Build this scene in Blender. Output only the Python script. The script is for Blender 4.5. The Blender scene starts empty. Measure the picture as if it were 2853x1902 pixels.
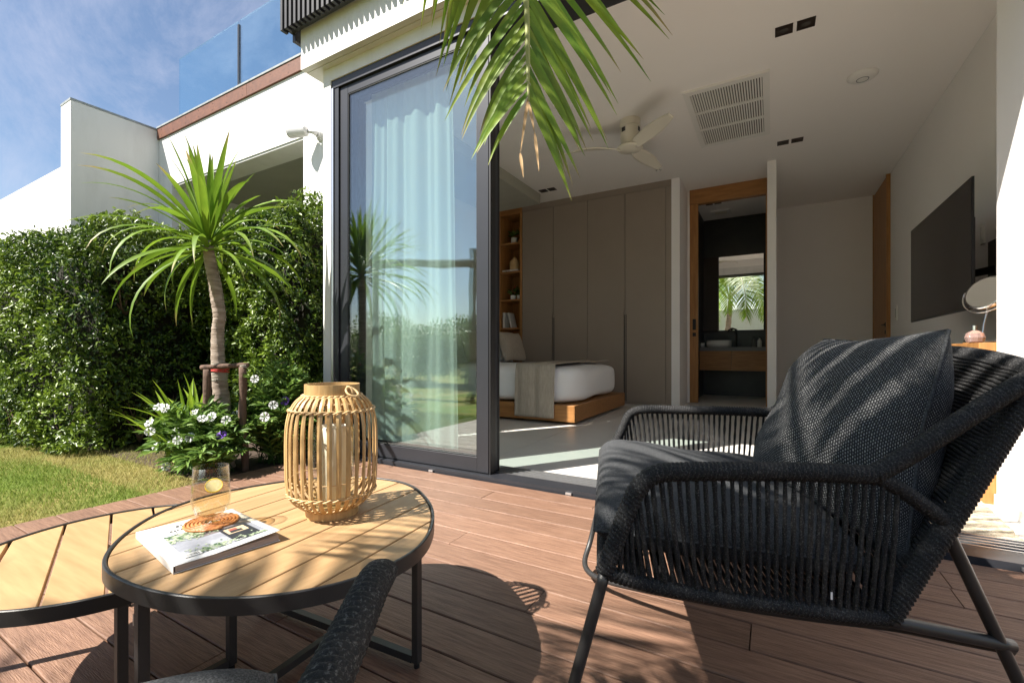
import bpy, math, random
import numpy as np
from mathutils import Vector, Matrix, Euler
random.seed(7); RNG = np.random.default_rng(7)
S = bpy.context.scene
COL = S.collection
PI = math.pi
# ------------------------------------------------------------------ camera
cam = bpy.data.cameras.new('camera'); camo = bpy.data.objects.new('camera', cam); COL.objects.link(camo)
camo.location = (0, 0, .75); camo.rotation_euler = (PI/2, 0, math.radians(29.84))
cam.sensor_width = 36; cam.lens = 15.95; cam.shift_y = .0105; cam.clip_start = .02; cam.clip_end = 6000
S.camera = camo
# ------------------------------------------------------------------ sky, sun, exposure
SUN_EL = math.radians(50); SX, SY = -.55, -.835
w = bpy.data.worlds.new('World'); S.world = w; w.use_nodes = True
nt = w.node_tree; nt.nodes.clear()
def wn(t, **k):
    n = nt.nodes.new(t)
    for a, b in k.items(): setattr(n, a, b)
    return n
sky = wn('ShaderNodeTexSky', sky_type='NISHITA', sun_disc=False, sun_elevation=SUN_EL,
         sun_rotation=math.atan2(SX, SY), air_density=1.0, dust_density=.7, ozone_density=1.4)
tc = wn('ShaderNodeTexCoord'); mp = wn('ShaderNodeMapping')
mp.inputs['Location'].default_value = (2.9, 1.15, .6)
mp.inputs['Rotation'].default_value = (.3, .5, .9); mp.inputs['Scale'].default_value = (1.6, 3.2, 2.4)
n1 = wn('ShaderNodeTexNoise'); n1.inputs['Scale'].default_value = 1.5; n1.inputs['Detail'].default_value = 9
n1.inputs['Roughness'].default_value = .7; n1.inputs['Distortion'].default_value = .5
r1 = wn('ShaderNodeValToRGB'); r1.color_ramp.elements[0].position = .44; r1.color_ramp.elements[1].position = .88
r1.color_ramp.elements[0].color = (0, 0, 0, 1); r1.color_ramp.elements[1].color = (.75, .75, .75, 1)
mx = wn('ShaderNodeMix', data_type='RGBA'); mx.inputs[7].default_value = (5.2, 5.3, 6.4, 1)
bg = wn('ShaderNodeBackground'); bg.inputs['Strength'].default_value = .06
wo = wn('ShaderNodeOutputWorld')
nt.links.new(tc.outputs['Generated'], mp.inputs['Vector']); nt.links.new(mp.outputs[0], n1.inputs['Vector'])
nt.links.new(n1.outputs[0], r1.inputs[0]); nt.links.new(r1.outputs[0], mx.inputs[0])
nt.links.new(sky.outputs[0], mx.inputs[6]); nt.links.new(mx.outputs[2], bg.inputs[0]); nt.links.new(bg.outputs[0], wo.inputs[0])
sl = bpy.data.lights.new('sun', 'SUN'); sl.energy = 4.9; sl.angle = math.radians(.5); sl.color = (1, .94, .85)
so = bpy.data.objects.new('sun', sl); COL.objects.link(so)
sd = Vector((SX*math.cos(SUN_EL), SY*math.cos(SUN_EL), math.sin(SUN_EL)))
so.rotation_euler = sd.to_track_quat('Z', 'Y').to_euler(); so.location = sd*20
S.view_settings.view_transform = 'Standard'; S.view_settings.look = 'None'
S.view_settings.exposure = 1.4; S.view_settings.gamma = 1
try: S.view_settings.use_curve_mapping = False
except Exception: pass
S.render.engine = 'CYCLES'
cy = S.cycles
cy.max_bounces = 14; cy.diffuse_bounces = 7; cy.glossy_bounces = 5; cy.transmission_bounces = 8; cy.transparent_max_bounces = 24
cy.caustics_reflective = False; cy.caustics_refractive = False; cy.sample_clamp_indirect = 6
# ------------------------------------------------------------------ materials
def mat(name, col=(.8, .8, .8), rough=.5, metal=0, spec=.5, col2=None, vscale=6, vstretch=(1, 1, 1), vdetail=4, vlo=.35, vhi=.65,
        bump=0, bscale=60, bstretch=(1, 1, 1), trans=0, rnd=0, attr=None, sheen=0, coat=0, translucent=0, ior=None, coords='Object', rvar=0):
    m = bpy.data.materials.new(name); m.use_nodes = True; t = m.node_tree; N = t.nodes; L = t.links
    p = N['Principled BSDF']; out = N['Material Output']
    p.inputs['Roughness'].default_value = rough; p.inputs['Metallic'].default_value = metal
    p.inputs['Specular IOR Level'].default_value = spec
    p.inputs['Base Color'].default_value = (*col, 1)
    if trans: p.inputs['Transmission Weight'].default_value = trans
    if ior: p.inputs['IOR'].default_value = ior
    if sheen: p.inputs['Sheen Weight'].default_value = sheen
    if coat: p.inputs['Coat Weight'].default_value = coat
    c = None
    tcn = N.new('ShaderNodeTexCoord')
    src = tcn.outputs[coords]
    if rnd:
        oi = N.new('ShaderNodeObjectInfo'); va = N.new('ShaderNodeVectorMath'); va.operation = 'ADD'
        vs = N.new('ShaderNodeVectorMath'); vs.operation = 'SCALE'; vs.inputs[0].default_value = (7.3, 5.1, 3.7)
        L.new(oi.outputs['Random'], vs.inputs['Scale']); L.new(src, va.inputs[0]); L.new(vs.outputs[0], va.inputs[1]); src = va.outputs[0]
    if col2 is not None:
        mpn = N.new('ShaderNodeMapping'); mpn.inputs['Scale'].default_value = vstretch; L.new(src, mpn.inputs[0])
        no = N.new('ShaderNodeTexNoise'); no.inputs['Scale'].default_value = vscale; no.inputs['Detail'].default_value = vdetail
        no.inputs['Roughness'].default_value = .6
        L.new(mpn.outputs[0], no.inputs['Vector'])
        mr = N.new('ShaderNodeMapRange'); mr.inputs[1].default_value = vlo; mr.inputs[2].default_value = vhi; L.new(no.outputs[0], mr.inputs[0])
        mi = N.new('ShaderNodeMix'); mi.data_type = 'RGBA'; L.new(mr.outputs[0], mi.inputs[0])
        mi.inputs[6].default_value = (*col, 1); mi.inputs[7].default_value = (*col2, 1); c = mi.outputs[2]
        if rvar:
            mr2 = N.new('ShaderNodeMapRange'); mr2.inputs[3].default_value = rough-rvar; mr2.inputs[4].default_value = rough+rvar
            L.new(no.outputs[0], mr2.inputs[0]); L.new(mr2.outputs[0], p.inputs['Roughness'])
    def scaled(c, fac_out, lo, hi):
        m2 = N.new('ShaderNodeMapRange'); m2.inputs[3].default_value = lo; m2.inputs[4].default_value = hi; L.new(fac_out, m2.inputs[0])
        v = N.new('ShaderNodeVectorMath'); v.operation = 'SCALE'; L.new(m2.outputs[0], v.inputs['Scale'])
        if c is None: v.inputs[0].default_value = col
        else: L.new(c, v.inputs[0])
        return v.outputs[0]
    if rnd: c = scaled(c, oi.outputs['Random'], 1-rnd, 1+rnd)
    if attr:
        at = N.new('ShaderNodeAttribute'); at.attribute_name = 'tint'
        mi = N.new('ShaderNodeMix'); mi.data_type = 'RGBA'; L.new(at.outputs['Fac'], mi.inputs[0])
        if c is None: mi.inputs[6].default_value = (*col, 1)
        else: L.new(c, mi.inputs[6])
        mi.inputs[7].default_value = (*attr, 1); c = mi.outputs[2]
    if c is not None: L.new(c, p.inputs['Base Color'])
    if bump:
        mpn = N.new('ShaderNodeMapping'); mpn.inputs['Scale'].default_value = bstretch; L.new(src, mpn.inputs[0])
        nb = N.new('ShaderNodeTexNoise'); nb.inputs['Scale'].default_value = bscale; nb.inputs['Detail'].default_value = 5; L.new(mpn.outputs[0], nb.inputs['Vector'])
        b = N.new('ShaderNodeBump'); b.inputs['Strength'].default_value = bump; b.inputs['Distance'].default_value = .01
        L.new(nb.outputs[0], b.inputs['Height']); L.new(b.outputs[0], p.inputs['Normal'])
    if translucent:
        tr = N.new('ShaderNodeBsdfTranslucent'); ms = N.new('ShaderNodeMixShader'); ms.inputs[0].default_value = translucent
        if c is not None: L.new(c, tr.inputs[0])
        else: tr.inputs[0].default_value = (*col, 1)
        L.new(p.outputs[0], ms.inputs[1]); L.new(tr.outputs[0], ms.inputs[2]); L.new(ms.outputs[0], out.inputs[0])
    return m
def glassmat(name, tint, refl, base=.03, rough=0):
    m = bpy.data.materials.new(name); m.use_nodes = True; t = m.node_tree; N = t.nodes; L = t.links
    N.remove(N['Principled BSDF']); out = N['Material Output']
    tr = N.new('ShaderNodeBsdfTransparent'); tr.inputs[0].default_value = (*tint, 1)
    gl = N.new('ShaderNodeBsdfGlossy'); gl.inputs['Roughness'].default_value = rough; gl.inputs[0].default_value = (.93, .97, 1, 1)
    lw_ = N.new('ShaderNodeLayerWeight'); lw_.inputs[0].default_value = .5
    fr = N.new('ShaderNodeMath'); fr.operation = 'POWER'; fr.inputs[1].default_value = 4.0; L.new(lw_.outputs['Facing'], fr.inputs[0])
    ma = N.new('ShaderNodeMath'); ma.operation = 'MULTIPLY_ADD'; ma.inputs[1].default_value = refl; ma.inputs[2].default_value = base; ma.use_clamp = True
    ms = N.new('ShaderNodeMixShader')
    L.new(fr.outputs[0], ma.inputs[0]); L.new(ma.outputs[0], ms.inputs[0]); L.new(tr.outputs[0], ms.inputs[1]); L.new(gl.outputs[0], ms.inputs[2]); L.new(ms.outputs[0], out.inputs[0])
    return m
M = {}
M['plaster'] = mat('white_plaster', (.72, .715, .705), .85, col2=(.61, .60, .58), vscale=2.6, vstretch=(2.2, 2.2, .45), vdetail=9, vlo=.48, vhi=.9, bump=.12, bscale=90, spec=.2)
M['plaster_in'] = mat('interior_paint', (.90, .88, .87), .8, col2=(.885, .865, .855), vscale=2, spec=.2, bump=.05, bscale=120)
M['ceiling'] = mat('ceiling_paint', (.89, .865, .84), .85, col2=(.88, .855, .83), vscale=1, spec=.15)
M['coping'] = mat('grey_coping', (.30, .32, .33), .6, col2=(.2, .22, .23), vscale=20)
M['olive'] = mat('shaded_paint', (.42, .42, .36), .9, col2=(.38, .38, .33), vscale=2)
M['deck'] = mat('composite_deck', (.26, .150, .100), .52, col2=(.150, .080, .052), vscale=9, vstretch=(1.0, 14, 14), vdetail=12, vlo=.36, vhi=.66, rnd=.13, bump=.35, bscale=18, bstretch=(2, 26, 26), spec=.45, rvar=.12)
M['dark_void'] = mat('dark_underlay', (.03, .022, .018), .9)
M['fascia'] = mat('brown_fascia_board', (.155, .056, .026), .6, col2=(.11, .038, .018), vscale=14, vdetail=8, bump=.2, bscale=60, rnd=.1)
M['floor'] = mat('polished_cement', (.66, .635, .60), .38, col2=(.60, .58, .55), vscale=1.6, vdetail=8, rnd=.03, spec=.4)
M['frame'] = mat('anthracite_frame', (.035, .037, .045), .38, metal=.25, spec=.5, col2=(.03, .032, .038), vscale=3)
M['alu'] = mat('brushed_aluminium', (.72, .72, .73), .3, metal=.9, bump=.05, bscale=200, bstretch=(1, 30, 30))
M['gasket'] = mat('black_gasket', (.008, .008, .009), .5)
M['glass'] = glassmat('tinted_window_glass', (.93, .98, .968), .7, .125)
M['rail_glass'] = glassmat('balustrade_glass', (.80, .93, .97), .6, .05)
M['clear'] = glassmat('clear_glass', (.97, .98, .97), .6, .012)
M['liquid'] = glassmat('iced_drink', (.955, .90, .79), .6, .04)
M['perfume'] = mat('pink_perfume', (.80, .55, .50), .05, trans=.7, ior=1.4)
M['lemon'] = mat('lemon_peel', (.80, .58, .06), .4); M['lemon_flesh'] = mat('lemon_flesh', (.84, .80, .52), .3, col2=(.90, .88, .72), vscale=90, translucent=.5)
M['curtain'] = mat('sheer_curtain', (.93, .95, .93), .9, translucent=.55, bump=.1, bscale=300, bstretch=(1, 1, .3))
M['oak'] = mat('oak_veneer', (.42, .20, .065), .45, col2=(.30, .135, .042), vscale=4, vstretch=(1, 10, 10), vdetail=7, spec=.4, bump=.05, bscale=60)
M['oak_v'] = mat('oak_veneer_upright', (.44, .215, .07), .45, col2=(.32, .145, .045), vscale=4, vstretch=(10, 10, .8), vdetail=7, spec=.4, rnd=.04)
M['wardrobe'] = mat('taupe_lacquer', (.31, .255, .21), .5, col2=(.295, .243, .20), vscale=2, rnd=.03)
M['black_tile'] = mat('dark_stone', (.018, .018, .019), .35, col2=(.03, .029, .028), vscale=5, vdetail=8)
M['counter'] = mat('grey_counter', (.16, .155, .15), .4)
M['ceramic'] = mat('white_ceramic', (.82, .82, .80), .15, coat=.3)
M['linen_white'] = mat('white_bed_linen', (.88, .88, .89), .85, bump=.6, bscale=6, spec=.2)
M['linen_beige'] = mat('beige_linen', (.46, .40, .33), .9, col2=(.38, .33, .27), vscale=60, vstretch=(1, 1, .2), bump=.2, bscale=200)
M['tv'] = mat('tv_screen', (.012, .011, .012), .16, spec=.5); M['tv_body'] = mat('tv_back', (.02, .02, .022), .4)
M['white_plastic'] = mat('white_plastic', (.80, .79, .76), .35); M['cream_metal'] = mat('cream_fan_paint', (.74, .70, .60), .35)
M['vent_dark'] = mat('vent_dark', (.05, .045, .04), .7)
M['downlight'] = mat('bronze_downlight', (.03, .018, .012), .4, metal=.3)
M['chrome'] = mat('chrome', (.85, .85, .86), .06, metal=1); M['mirror'] = mat('mirror_glass', (.9, .92, .91), .0, metal=1)
M['cctv'] = mat('shaded_white_plastic', (.50, .50, .50), .4); M['jute'] = mat('cream_jute', (.66, .57, .43), .95, col2=(.50, .42, .30), vscale=60, bump=.5, bscale=120)  # cctv: white housing greyed, its shade put into the colour
M['teak'] = mat('teak_slats', (.45, .29, .15), .5, col2=(.33, .20, .095), vscale=4.2, vstretch=(14, 1.1, 14), vdetail=7, vlo=.3, vhi=.72, rnd=.09, spec=.3, bump=.08, bscale=30, bstretch=(20, 2, 20))
M['teak2'] = mat('teak_slats_low', (.45, .285, .14), .5, col2=(.34, .205, .095), vscale=4.2, vstretch=(1.1, 12, 14), vdetail=7, vlo=.3, vhi=.72, rnd=.09, spec=.3)
M['powder'] = mat('black_powder_coat', (.028, .027, .027), .42, spec=.5, bump=.06, bscale=400)
M['bamboo'] = mat('bamboo_slat', (.56, .37, .165), .4, col2=(.42, .245, .095), vscale=10, vstretch=(8, 8, .7), rnd=.14, spec=.5, bump=.1, bscale=40, bstretch=(12, 12, 1))
M['bamboo_tie'] = mat('bamboo_binding', (.70, .50, .27), .5, col2=(.52, .33, .14), vscale=80)
M['wax'] = mat('ivory_wax', (.90, .84, .68), .5, translucent=.15)
M['paper'] = mat('white_cover', (.74, .735, .73), .35, spec=.5); M['pages'] = mat('page_edges', (.42, .36, .33), .9, col2=(.25, .20, .18), vscale=3, vstretch=(1, 1, 400), vdetail=2)
M['ink'] = mat('black_ink', (.03, .03, .03), .4); M['whiteink'] = mat('white_ink', (.8, .8, .8), .4)
M['rattan'] = mat('rattan_coil', (.50, .21, .065), .45, col2=(.28, .10, .03), vscale=40, bump=.3, bscale=90)
M['rope'] = mat('charcoal_rope', (.015, .015, .016), .7, col2=(.11, .108, .106), vscale=420, vdetail=2, vlo=.54, vhi=.74, bump=.4, bscale=260, spec=.25)
M['seat_fabric'] = mat('charcoal_canvas', (.034, .036, .039), .9, col2=(.10, .103, .108), vscale=420, vdetail=2, vlo=.4, vhi=.7, bump=.2, bscale=300, spec=.2)
M['flower'] = mat('white_petal', (.85, .85, .86), .6, translucent=.35); M['violet'] = mat('violet_petal', (.22, .09, .55), .6, translucent=.3)
M['soil'] = mat('soil', (.07, .045, .03), .95, col2=(.04, .026, .018), vscale=30, bump=.6, bscale=60)
M['lawn'] = mat('lawn_ground', (.12, .165, .03), .95, col2=(.26, .215, .08), vscale=1.4, vdetail=6, vlo=.42, vhi=.62, bump=.6, bscale=150, spec=.1)
M['grass'] = mat('grass_blade', (.16, .235, .035), .7, attr=(.40, .34, .13), translucent=.35, spec=.2)
M['leaf'] = mat('hedge_leaf', (.026, .066, .011), .40, attr=(.27, .38, .04), translucent=.25, spec=.6)
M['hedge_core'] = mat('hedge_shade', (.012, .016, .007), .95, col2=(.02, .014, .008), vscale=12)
M['herb'] = mat('herb_leaf', (.07, .15, .03), .5, attr=(.28, .42, .09), translucent=.3, spec=.4)
M['strap'] = mat('strap_leaf', (.20, .31, .03), .48, col2=(.12, .225, .02), vscale=5, attr=(.33, .24, .10), translucent=.35, spec=.4, rnd=.2)
M['strap2'] = mat('bright_strap_leaf', (.32, .46, .04), .45, col2=(.22, .36, .03), vscale=8, attr=(.55, .45, .10), translucent=.4, spec=.4, rnd=.15)
M['palm'] = mat('palm_leaflet', (.125, .25, .014), .5, col2=(.27, .36, .03), vscale=5, attr=(.42, .32, .14), translucent=.4, spec=.5, rnd=.25)
M['rachis'] = mat('palm_rachis', (.30, .32, .10), .5); M['dry'] = mat('dry_leaf', (.50, .33, .17), .8)
M['bark'] = mat('ringed_bark', (.44, .36, .30), .85, col2=(.22, .165, .125), vscale=7, vstretch=(1, 1, 7), vdetail=8, bump=.8, bscale=10, bstretch=(2, 2, 22))
M['twine'] = mat('pale_twine', (.50, .46, .38), .9, bump=.6, bscale=60, bstretch=(1, 1, 12), col2=(.33, .30, .25), vscale=60, vstretch=(1, 1, 9))
M['red'] = mat('red_twine', (.55, .05, .04), .7); M['log'] = mat('weathered_log', (.15, .09, .065), .9, col2=(.08, .05, .035), vscale=8, vstretch=(6, 6, 1), bump=.5, bscale=40)
M['sea'] = mat('sea_water', (.03, .10, .17), .15)
# woven pillow cloth (UV weave)
def weave_mat():
    m = bpy.data.materials.new('salt_pepper_weave'); m.use_nodes = True; t = m.node_tree; N = t.nodes; L = t.links; p = N['Principled BSDF']
    uv = N.new('ShaderNodeUVMap'); uv.uv_map = 'UVMap'
    br = N.new('ShaderNodeTexBrick'); br.offset = .5; br.inputs['Scale'].default_value = 1
    br.inputs['Color1'].default_value = (.30, .30, .295, 1); br.inputs['Color2'].default_value = (.14, .142, .148, 1); br.inputs['Mortar'].default_value = (.018, .019, .021, 1)
    br.inputs['Mortar Size'].default_value = .30; br.inputs['Mortar Smooth'].default_value = .4; br.inputs['Brick Width'].default_value = 1.1; br.inputs['Row Height'].default_value = .9
    no = N.new('ShaderNodeTexNoise'); no.inputs['Scale'].default_value = .6; ad = N.new('ShaderNodeVectorMath'); ad.operation = 'ADD'
    sc = N.new('ShaderNodeVectorMath'); sc.operation = 'SCALE'; sc.inputs['Scale'].default_value = .5
    L.new(uv.outputs[0], no.inputs['Vector']); L.new(no.outputs['Color'], sc.inputs[0]); L.new(uv.outputs[0], ad.inputs[0]); L.new(sc.outputs[0], ad.inputs[1]); L.new(ad.outputs[0], br.inputs['Vector'])
    L.new(br.outputs['Color'], p.inputs['Base Color']); p.inputs['Roughness'].default_value = .85; p.inputs['Specular IOR Level'].default_value = .25
    b = N.new('ShaderNodeBump'); b.inputs['Strength'].default_value = .5; b.inputs['Distance'].default_value = .003; b.invert = True
    L.new(br.outputs['Fac'], b.inputs['Height']); L.new(b.outputs[0], p.inputs['Normal'])
    return m
M['weave'] = weave_mat()
# ------------------------------------------------------------------ helpers
def wloc(o):
    v = Vector((0, 0, 0))
    while o is not None: v = v + o.location; o = o.parent
    return v
def props(o, label=None, cat=None, group=None, kind=None):
    if label: o['label'] = label
    if cat: o['category'] = cat
    if group: o['group'] = group
    if kind: o['kind'] = kind
    return o
def thing(name, label, cat, loc=(0, 0, 0), group=None):
    o = bpy.data.objects.new(name, None); COL.objects.link(o); o.location = loc; o.empty_display_size = .1
    return props(o, label, cat, group)
class MB:
    def __init__(s): s.v = []; s.f = []; s.uv = None
    def add(s, vs, fs):
        n = len(s.v); s.v += [tuple(v) for v in vs]; s.f += [tuple(i+n for i in f) for f in fs]; return s
    def box(s, x0, x1, y0, y1, z0, z1, ch=0):
        if ch:
            c = ch; P = []
            for z, k in ((z0, 0), (z1-c, 0), (z1, c)):
                P += [(x0+k, y0+k, z), (x1-k, y0+k, z), (x1-k, y1-k, z), (x0+k, y1-k, z)]
            F = [(3, 2, 1, 0), (8, 9, 10, 11)]
            for a in (0, 4):
                for i in range(4): j = (i+1) % 4; F.append((a+i, a+j, a+4+j, a+4+i))
            return s.add(P, F)
        return s.add([(x0, y0, z0), (x1, y0, z0), (x1, y1, z0), (x0, y1, z0), (x0, y0, z1), (x1, y0, z1), (x1, y1, z1), (x0, y1, z1)],
                     [(3, 2, 1, 0), (4, 5, 6, 7), (0, 1, 5, 4), (1, 2, 6, 5), (2, 3, 7, 6), (3, 0, 4, 7)])
    def obox(s, o, a, b, c):
        o, a, b, c = map(Vector, (o, a, b, c))
        P = [o, o+a, o+a+b, o+b, o+c, o+a+c, o+a+b+c, o+b+c]
        return s.add(P, [(3, 2, 1, 0), (4, 5, 6, 7), (0, 1, 5, 4), (1, 2, 6, 5), (2, 3, 7, 6), (3, 0, 4, 7)])
    def bar(s, p, q, wd, up=(0, 0, 1), ht=None):
        p, q = Vector(p), Vector(q); d = (q-p).normalized(); up = Vector(up)
        if abs(d.dot(up)) > .95: up = Vector((1, 0, 0))
        a = d.cross(up).normalized(); b = a.cross(d).normalized(); h = ht or wd
        return s.obox(p-a*wd/2-b*h/2, q-p, a*wd, b*h)
    def tube(s, pts, r, seg=10, caps=True, closed=False):
        pts = [Vector(p) for p in pts]; n = len(pts); base = len(s.v)
        rr = r if isinstance(r, (list, tuple, np.ndarray)) else [r]*n
        prev = None
        for i, p in enumerate(pts):
            if closed: d = pts[(i+1) % n]-pts[i-1]
            else: d = pts[min(i+1, n-1)]-pts[max(i-1, 0)]
            d.normalize()
            if prev is None:
                a = d.cross(Vector((0, 0, 1)));
                if a.length < .1: a = d.cross(Vector((1, 0, 0)))
            else: a = prev-d*prev.dot(d)
            a.normalize(); prev = a; b = d.cross(a)
            for k in range(seg):
                t = 2*PI*k/seg; R = rr[i](t) if callable(rr[i]) else rr[i]
                s.v.append(tuple(p+(a*math.cos(t)+b*math.sin(t))*R))
        m = n if closed else n-1
        for i in range(m):
            for k in range(seg):
                k2 = (k+1) % seg; j = (i+1) % n
                s.f.append((base+i*seg+k, base+i*seg+k2, base+j*seg+k2, base+j*seg+k))
        if caps and not closed:
            s.f.append(tuple(base+k for k in range(seg))[::-1]); s.f.append(tuple(base+(n-1)*seg+k for k in range(seg)))
        return s
    def lathe(s, prof, c=(0, 0, 0), seg=32, caps=True):
        base = len(s.v); n = len(prof)
        for r, z in prof:
            for k in range(seg): t = 2*PI*k/seg; s.v.append((c[0]+r*math.cos(t), c[1]+r*math.sin(t), c[2]+z))
        for i in range(n-1):
            for k in range(seg):
                k2 = (k+1) % seg; s.f.append((base+i*seg+k, base+i*seg+k2, base+(i+1)*seg+k2, base+(i+1)*seg+k))
        if caps:
            s.f.append(tuple(base+k for k in range(seg))[::-1]); s.f.append(tuple(base+(n-1)*seg+k for k in range(seg)))
        return s
    def prism(s, poly, z0, z1):
        n = len(poly); b = len(s.v)
        s.v += [(x, y, z0) for x, y in poly]+[(x, y, z1) for x, y in poly]
        s.f.append(tuple(range(b, b+n))[::-1]); s.f.append(tuple(range(b+n, b+2*n)))
        for i in range(n): j = (i+1) % n; s.f.append((b+i, b+j, b+n+j, b+n+i))
        return s
    def grid(s, fn, nu, nv, uvs=None):
        base = len(s.v)
        for j in range(nv+1):
            for i in range(nu+1): s.v.append(tuple(fn(i/nu, j/nv)))
        for j in range(nv):
            for i in range(nu):
                a = base+j*(nu+1)+i; s.f.append((a, a+1, a+nu+2, a+nu+1))
        return s
    def build(s, name, m, parent=None, smooth=False, label=None, kind=None, cat=None, group=None, loc=None):
        me = bpy.data.meshes.new(name)
        off = wloc(parent) if parent is not None else Vector(loc or (0, 0, 0))
        me.from_pydata([(v[0]-off[0], v[1]-off[1], v[2]-off[2]) for v in s.v], [], s.f); me.update()
        if smooth: me.polygons.foreach_set('use_smooth', [True]*len(me.polygons))
        me.materials.append(M[m] if isinstance(m, str) else m)
        o = bpy.data.objects.new(name, me); COL.objects.link(o)
        if parent is not None: o.parent = parent
        elif loc: o.location = loc
        return props(o, label, cat, group, kind)
def bevel(o, wd=.004, seg=2):
    md = o.modifiers.new('bevel', 'BEVEL'); md.width = wd; md.segments = seg; md.limit_method = 'ANGLE'; return o
def autosmooth(o, ang=40):
    me = o.data; me.polygons.foreach_set('use_smooth', [True]*len(me.polygons))
    try: me.set_sharp_from_angle(angle=math.radians(ang))
    except Exception: pass
    return o
def struct(name, mb, m, parent=None, **k): return mb.build(name, m, parent, kind=None if parent else 'structure', **k)
def npmesh(name, V, F, m, parent=None, tint=None, smooth=False, kind=None, label=None, cat=None, loc=None):
    """V (n,3), F (m,k) arrays"""
    me = bpy.data.meshes.new(name); off = np.array(wloc(parent) if parent is not None else Vector(loc or (0, 0, 0)))
    V = V-off; me.vertices.add(len(V)); me.vertices.foreach_set('co', V.astype(np.float32).ravel())
    k = F.shape[1]; me.loops.add(F.size); me.loops.foreach_set('vertex_index', F.astype(np.int32).ravel())
    me.polygons.add(len(F)); me.polygons.foreach_set('loop_start', np.arange(0, F.size, k, dtype=np.int32))
    me.update(calc_edges=True)
    if smooth: me.polygons.foreach_set('use_smooth', np.ones(len(F), bool))
    if tint is not None:
        a = me.attributes.new('tint', 'FLOAT', 'POINT'); a.data.foreach_set('value', tint.astype(np.float32))
    me.materials.append(M[m]); o = bpy.data.objects.new(name, me); COL.objects.link(o)
    if parent is not None: o.parent = parent
    elif loc: o.location = loc
    return props(o, label, cat, None, kind)
def unit(a): return a/np.maximum(np.linalg.norm(a, axis=1, keepdims=True), 1e-9)
def leaves(P, D, Nn, L, W, fold=.18):
    """rhombus leaves, 6 verts/4 tris each. P base, D direction, Nn normal"""
    D = unit(D); Nn = unit(Nn-(Nn*D).sum(1, keepdims=True)*D); Sd = np.cross(D, Nn); n = len(P)
    L = L[:, None]; W = W[:, None]
    V = np.stack([P, P+D*L*.35+Sd*W*.5+Nn*W*fold, P+D*L*.72+Sd*W*.36+Nn*W*fold, P+D*L-Nn*L*.12, P+D*L*.72-Sd*W*.36+Nn*W*fold, P+D*L*.35-Sd*W*.5+Nn*W*fold], 1).reshape(-1, 3)
    b = (np.arange(n)*6)[:, None]
    F = np.concatenate([b+np.array([[0, 1, 2, 3]]), b+np.array([[0, 3, 4, 5]])], 0)
    return V, F
def catmull(pts, n=8, closed=False):
    pts = [Vector(p) for p in pts]; out = []; m = len(pts)
    for i in range(m if closed else m-1):
        if closed: a, b, c, d = pts[i-1], pts[i], pts[(i+1) % m], pts[(i+2) % m]
        else: a, b, c, d = pts[max(i-1, 0)], pts[i], pts[i+1], pts[min(i+2, m-1)]
        for k in range(n):
            t = k/n; out.append(.5*((2*b)+(c-a)*t+(2*a-5*b+4*c-d)*t*t+(3*b-a-3*c+d)*t**3))
    if not closed: out.append(pts[-1])
    return out
def resample(pts, step):
    pts = [Vector(p) for p in pts]; out = [pts[0]]; acc = 0
    for a, b in zip(pts, pts[1:]):
        L = (b-a).length
        if L == 0: continue
        t = step-acc
        while t <= L: out.append(a+(b-a)*(t/L)); t += step
        acc = L-(t-step)
    return out
def copy_tree(o, parent=None):
    c = o.copy(); COL.objects.link(c); c.parent = parent
    for ch in [x for x in o.children]: copy_tree(ch, c)
    return c
def text_mesh(body, size, name, m, parent, matrix, extrude=.0002, shear=0):
    cu = bpy.data.curves.new('t', 'FONT'); cu.body = body; cu.size = size; cu.extrude = extrude; cu.shear = shear
    to = bpy.data.objects.new('t', cu); COL.objects.link(to)
    dg = bpy.context.evaluated_depsgraph_get(); dg.update(); me = bpy.data.meshes.new_from_object(to.evaluated_get(dg))
    bpy.data.objects.remove(to); me.name = name; me.transform(Matrix.Translation(-wloc(parent)) @ matrix)
    me.materials.clear(); me.materials.append(M[m])
    o = bpy.data.objects.new(name, me); COL.objects.link(o); o.parent = parent; return o
#SECTION
# ================================================================== SETTING
CEIL = 3.15
struct('ground', MB().box(-60, 60, -60, 60, -.5, -.075), 'lawn')
struct('sea', MB().box(-3000, 3000, -3000, 3000, -9.2, -9), 'sea')
struct('lawn', MB().box(-9.5, -2.87, -5, 3.2, -.07, -.03), 'lawn')
struct('flower_bed_soil', MB().box(-5.3, -2.868, 1.45, 2.9, -.06, -.022), 'soil')
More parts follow.
